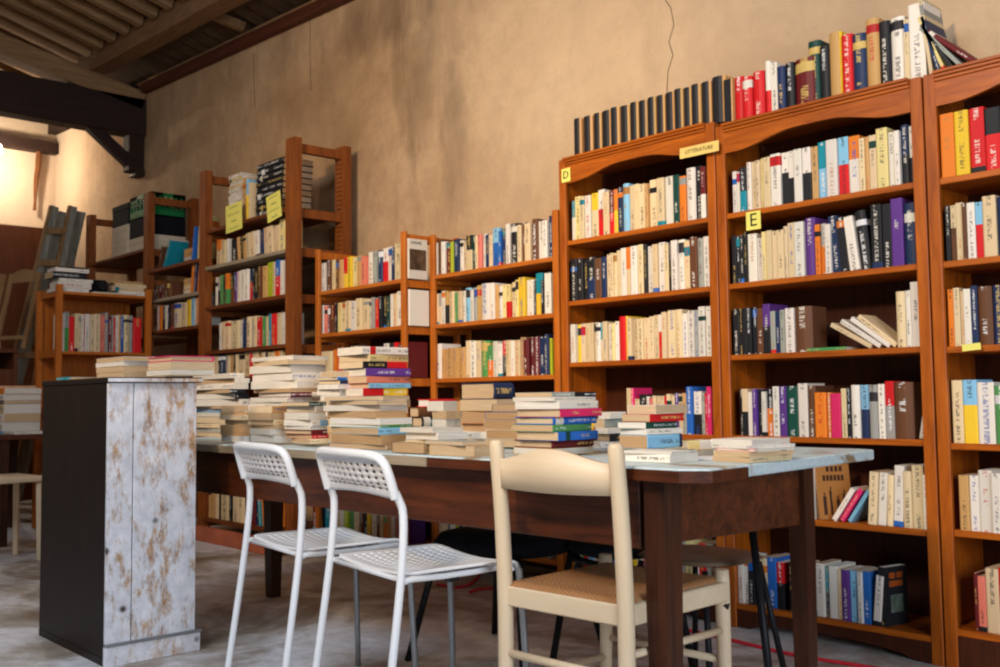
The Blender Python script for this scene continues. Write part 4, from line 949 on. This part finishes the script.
# curved top slat with crested edge
V = []; Fc = []; N = 28
for i in range(N+1):
    u_ = i/N; x_ = -hw+.012+(2*hw-.024)*u_; cv = -.018*math.sin(math.pi*u_); y_ = -.02+cv
    crest = .032*math.sin(math.pi*min(1, max(0, (u_-.04)/.92)))**1.6; b_ = .748-.004*math.sin(math.pi*u_)
    tp_ = .830+crest
    for yy, zz in ((y_-.009, b_), (y_+.009, b_), (y_+.009-.006, tp_), (y_-.009-.006, tp_)): V.append((x_, yy, zz))
for i in range(N):
    for j in range(4): a = i*4+j; b2 = i*4+(j+1) % 4; Fc.append((a, b2, b2+4, a+4))
Fc += [(3, 2, 1, 0), tuple(N*4+q for q in (0, 1, 2, 3))]
mb = MB(); mb.v = V; mb.f = Fc; mb.build('top_slat', M['beech_x'], wc, 0, True)
MB().bar((-hw, 0, .445), (hw, 0, .445), .022, .055).build('rear_rail', M['beech_x'], wc, .004)
MB().bar((-hw-.01, .45, .445), (hw+.01, .45, .445), .022, .055).build('front_rail', M['beech_x'], wc, .004)
for zz in (.285,): MB().tube([(-hw, 0, zz), (hw, 0, zz)], .0115, 10).build('stretcher', M['beech'], wc, 0, True)
MB().tube([(-hw, .45, .25), (hw, .45, .25)], .0105, 10).build('stretcher', M['beech'], wc, 0, True)
# rush seat: four woven triangles dipping to the middle
V = []; Fc = []; N = 20
for j in range(N+1):
    for i in range(N+1):
        u_, v_ = i/N*2-1, j/N*2-1; e_ = max(abs(u_), abs(v_))
        z = .492-.022*(1-e_)**.6+(.0 if e_ < .93 else -.02*((e_-.93)/.07)**2)+.003*math.cos(60*e_)
        V.append((u_*(hw+.005)*.985, .225+v_*.235, z))
for j in range(N):
    for i in range(N): a = j*(N+1)+i; Fc.append((a, a+1, a+N+2, a+N+1))
mb = MB(); mb.v = V; mb.f = Fc; st = mb.build('seat', M['rush'], wc, 0, True); md = st.modifiers.new('solid', 'SOLIDIFY'); md.thickness = .03; md.offset = -1
MB().tube([(hw+.016, .435, .41), (hw+.018, .442, .40), (hw+.016, .45, .41)], .006, 6).build('knot', M['ink'], wc)

# ---------------------------------------------------------------- black chairs on the far side of the table
def black_chair(x, y, rz, w, label, seatmat, legs=.014, back=False, zs=.45, flat=.75):
    t = empty('black_chair', (x, y, 0), rz, label, 'chair')
    V = []; Fc = []; N = 24; prof = [(.0, .035), (.6, .033), (.9, .022), (1.0, .0), (.93, -.022), (.6, -.03), (0, -.03)]
    m_ = MB()
    for r_, z_ in prof:
        for i in range(N):
            an = 2*math.pi*i/N; ex = math.copysign(abs(math.cos(an))**.7, math.cos(an)); ey = math.copysign(abs(math.sin(an))**.7, math.sin(an))
            m_.v.append((ex*w*max(r_, .01), ey*w*.9*max(r_, .01), zs+z_*flat))
    for k in range(len(prof)-1):
        for i in range(N): a = k*N+i; b2 = k*N+(i+1) % N; m_.f.append((a, b2, b2+N, a+N))
    m_.build('seat', seatmat, t, 0, True)
    for sx_ in (-1, 1):
        for sy_ in (-1, 1):
            MB().tube([(sx_*w*.7, sy_*w*.7, zs-.02), (sx_*w*1.02, sy_*w*1.0, 0)], [legs*.9, legs], 8).build('leg', M['black_metal'], t, 0, True)
    MB().tube([(-w*.8, -w*.7, zs-.05), (w*.8, -w*.7, zs-.05)], .012, 8).build('frame_bar', M['black_metal'], t)
    return t
black_chair(-2.90, 2.68, R(10), .27, 'black padded chair on the far side of the table, nearer the white chairs', M['black_cushion'], zs=.445, flat=1.5)
black_chair(-2.46, 2.84, R(-15), .185, 'smaller black padded chair behind the pale wooden chair', M['black_cushion'], zs=.45, flat=1.0)
black_chair(-2.10, 2.84, R(-4), .20, 'dark chair with brownish seat under the table end', M['brown_seat'], .011, zs=.455, flat=.4)

k3 = bpy.data.objects['black_chair.002']; iv = k3.matrix_basis.inverted()
a, b_ = PY(752, 526, 2.70), PZ(773, 680, .0); b_ = Vector((a.x+.13, 2.60, 0))
MB().tube([iv @ a, iv @ ((a+b_)/2), iv @ b_], .013, 8).build('rear_post', M['black_metal'], k3, 0, True)
# ---------------------------------------------------------------- red cable on the floor
pts = [PZ(px, py, .008) for px, py in ((437, 584), (452, 588), (468, 586), (478, 578), (481, 571))]
pts2 = [PZ(px, py, .008) for px, py in ((470, 592), (480, 589), (495, 588), (560, 600), (620, 614), (678, 628), (732, 640), (792, 655), (850, 664), (900, 672))]
o = MB().tube(pts, .007, 6, 2).build('cable', M['red_cord'], None, 0, True); tag(o, 'short red cable end curling on the floor behind the white chair', 'cable')
o = MB().tube(pts2, .007, 6, 2).build('cable', M['red_cord'], None, 0, True); tag(o, 'long red cable running along the foot of the arched bookcases', 'cable')

# ---------------------------------------------------------------- light
def area(name, loc, target, sx_, sy_, power, col):
    L = bpy.data.lights.new(name, 'AREA'); L.shape = 'RECTANGLE'; L.size = sx_; L.size_y = sy_; L.energy = power; L.color = col
    o = bpy.data.objects.new(name, L); C.objects.link(o); o.location = loc
    o.rotation_euler = (Vector(target)-Vector(loc)).to_track_quat('-Z', 'Y').to_euler(); return o
def point(name, loc, power, col, r_=.06):
    L = bpy.data.lights.new(name, 'POINT'); L.energy = power; L.color = col; L.shadow_soft_size = r_
    o = bpy.data.objects.new(name, L); C.objects.link(o); o.location = loc; return o
def spot(name, loc, target, deg, power, col):
    L = bpy.data.lights.new(name, 'SPOT'); L.energy = power; L.color = col; L.spot_size = R(deg); L.spot_blend = .8; L.shadow_soft_size = .22
    o = bpy.data.objects.new(name, L); C.objects.link(o); o.location = loc
    o.rotation_euler = (Vector(target)-Vector(loc)).to_track_quat('-Z', 'Y').to_euler(); return o
area('daylight_door', (3.0, .2, 1.9), (-3.0, 1.4, .4), 2.2, 2.4, 200, (.78, .87, 1.0))
area('skylight', (-2.4, -1.2, 4.2), (-3.0, 2.0, .3), 2.6, 1.2, 150, (.82, .89, 1.0))
spot('shelf_spot', (-1.2, -1.2, 3.1), (-2.5, 3.9, 1.75), 62, 600, (1.0, .76, .50))
spot('shelf_spot', (-3.0, -1.0, 3.2), (-4.9, 3.9, 1.9), 62, 540, (1.0, .74, .46))
point('ceiling_lamp_far', (-6.8, 1.0, 2.9), 22, (1.0, .66, .38), .12)
point('bulb_light', (bp.x+.02, bp.y, bp.z-.12), 48, (1.0, .84, .66), .05)
w = bpy.data.worlds.new('world'); S.world = w; w.use_nodes = True
bg = w.node_tree.nodes['Background']; bg.inputs[0].default_value = (1.0, .82, .64, 1); bg.inputs[1].default_value = .09

# ---------------------------------------------------------------- put the books into the scene
def cover_print(b_, rects):
    # printed blocks on the cover that faces +X of the book
    for nm, y0, y1, z0, z1, mt in rects:
        q = MB().box(b_['t'], b_['t']+.0006, y0*b_['d'], y1*b_['d'], z0*b_['h'], z1*b_['h']).build(nm, mt, b_['obj'])
def build_book(b_):
    (V, Fc, col, uv, ink, sd_), (PV, PF, pc_) = book_geo(b_['t'], b_['d'], b_['h'], b_['cols'], b_['hard'], b_['seed'])
    me = bpy.data.meshes.new('book'); me.from_pydata(V, [], Fc)
    set_attrs(me, col, [(*ink, sd_)]*len(Fc), uv); me.materials.append(M['cover'])
    o = bpy.data.objects.new('book', me); C.objects.link(o); o.matrix_world = b_['mat']
    tag(o, b_['label'], 'book', b_['group'])
    mp_ = bpy.data.meshes.new('page_block'); mp_.from_pydata(PV, [], PF)
    set_attrs(mp_, [pc_]*6, [(0, 0, 0, 0)]*6, [[(9, 0)]*4]*6); mp_.materials.append(M['pages'])
    q = bpy.data.objects.new('page_block', mp_); C.objects.link(q); q.parent = o
    b_['obj'] = o; b_['pg'] = q
bpy.context.view_layer.update()
# how large each book shows: one line of sight per 2x2 pixels
from mathutils.bvhtree import BVHTree
TV = []; TF = []; owner = []
for o in list(S.objects):
    if o.type != 'MESH': continue
    k = len(TV); mw = o.matrix_world; TV += [mw @ v_.co for v_ in o.data.vertices]
    TF += [tuple(k+q for q in p_.vertices) for p_ in o.data.polygons]; owner += [-1]*len(o.data.polygons)
for i, b_ in enumerate(BOOKS):
    (V, Fc, *_r), (PV, PF, _p) = book_geo(b_['t'], b_['d'], b_['h'], b_['cols'], b_['hard'], b_['seed']); mw = b_['mat']
    for a, f_ in ((V, Fc), (PV, PF)):
        k = len(TV); TV += [mw @ Vector(v_) for v_ in a]; TF += [tuple(k+q for q in x_) for x_ in f_]; owner += [i]*len(f_)
tree = BVHTree.FromPolygons(TV, TF); cnt = [0]*len(BOOKS)
for py in range(1, 667, 2):
    for px in range(1, 1000, 2):
        loc, nrm, idx, dist = tree.ray_cast(CAM, ray(px, py).normalized())
        if idx is not None and owner[idx] >= 0: cnt[owner[idx]] += 1
order = sorted(((h_, i) for i, h_ in enumerate(cnt)), reverse=True)
keep = {i for h_, i in order[:300] if h_ > 0}
print('BOOKS', len(BOOKS), 'visible', sum(1 for h_ in cnt if h_ > 0), 'smallest kept', order[299])
for i in sorted(keep): build_book(BOOKS[i])
dk = plain('dark_print', (.05, .02, .012), .5); orr = plain('orange_print', (.35, .07, .01), .5); gr = plain('misty_print', (.10, .13, .10), .5, 0, .5, 30)
for b_ in BOOKS:
    if 'obj' not in b_: continue
    if 'top shelf of the open-sided' in b_['label']: pass
    if 'turned cover outwards' in b_['label']:
        cover_print(b_, [('title_print', .18+.11*q, .26+.11*q, .66, .76, dk) for q in range(6)] + [('title_print', .30+.13*q, .39+.13*q, .82, .91, dk) for q in range(4)] +
                    [('figure_print', .14+.2*q, .24+.2*q-(q % 2)*.03, .08, (.40, .50, .34, .44)[q], dk) for q in range(4)] + [('figure_print', .17+.2*q, .21+.2*q, (.41, .51, .35, .45)[q], (.46, .56, .40, .50)[q], dk) for q in range(4)])
    if b_['label'].startswith('tall white paperback, nineteenth') and 'open-sided' in b_['label']:
        cover_print(b_, [('picture_print', .06, .94, .22, .74, plain('cover_picture', (.10, .06, .035), .5, 0, .6, 25))])
        text('ANDRÉ', b_['h']*.10, M['ink'], b_['obj'], Matrix.Translation((b_['t']+.0006, b_['d']*.42, b_['h']*.90)) @ SIDE)
    if 'turned to show' in b_['label']:
        cover_print(b_, [('title_print', .2, .46, .80, .90, orr), ('title_print', .54, .8, .80, .90, orr), ('title_print', .2, .8, .66, .76, orr), ('picture_print', .25, .8, .22, .52, gr)])
MV = []; MF = []; MC = []; MI = []; MU = []; MM = []
for i, b_ in enumerate(BOOKS):
    if i in keep: continue
    (V, Fc, col, uv, ink, sd_), (PV, PF, pc_) = book_geo(b_['t'], b_['d'], b_['h'], b_['cols'], b_['hard'], b_['seed'])
    k = len(MV); mw = b_['mat']; MV += [tuple(mw @ Vector(v_)) for v_ in V]; MF += [tuple(k+q for q in f_) for f_ in Fc]; MC += col; MI += [(*ink, sd_)]*len(Fc); MU += uv; MM += [0]*len(Fc)
    k = len(MV); MV += [tuple(mw @ Vector(v_)) for v_ in PV]; MF += [tuple(k+q for q in f_) for f_ in PF]; MC += [pc_]*6; MI += [(0, 0, 0, 0)]*6; MU += [[(9, 0)]*4]*6; MM += [1]*6
if MV:
    me = bpy.data.meshes.new('small_books'); me.from_pydata(MV, [], MF); set_attrs(me, MC, MI, MU)
    me.materials.append(M['cover']); me.materials.append(M['pages']); me.polygons.foreach_set('material_index', MM)
    o = bpy.data.objects.new('small_books', me); C.objects.link(o)
    tag(o, 'the many small and half hidden books filling the remaining shelf places', 'books', kind='stuff')

for o in S.objects:
    if 'label' in o and len(o['label'].split()) > 16: print('LONG', len(o['label'].split()), o['label'])
vs = S.view_settings; S.display_settings.display_device = 'sRGB'
vs.view_transform = 'Standard'; vs.look = 'None'; vs.exposure = -0.05; vs.gamma = 1.0; vs.use_curve_mapping = False
S.cycles.filter_width = 2.2
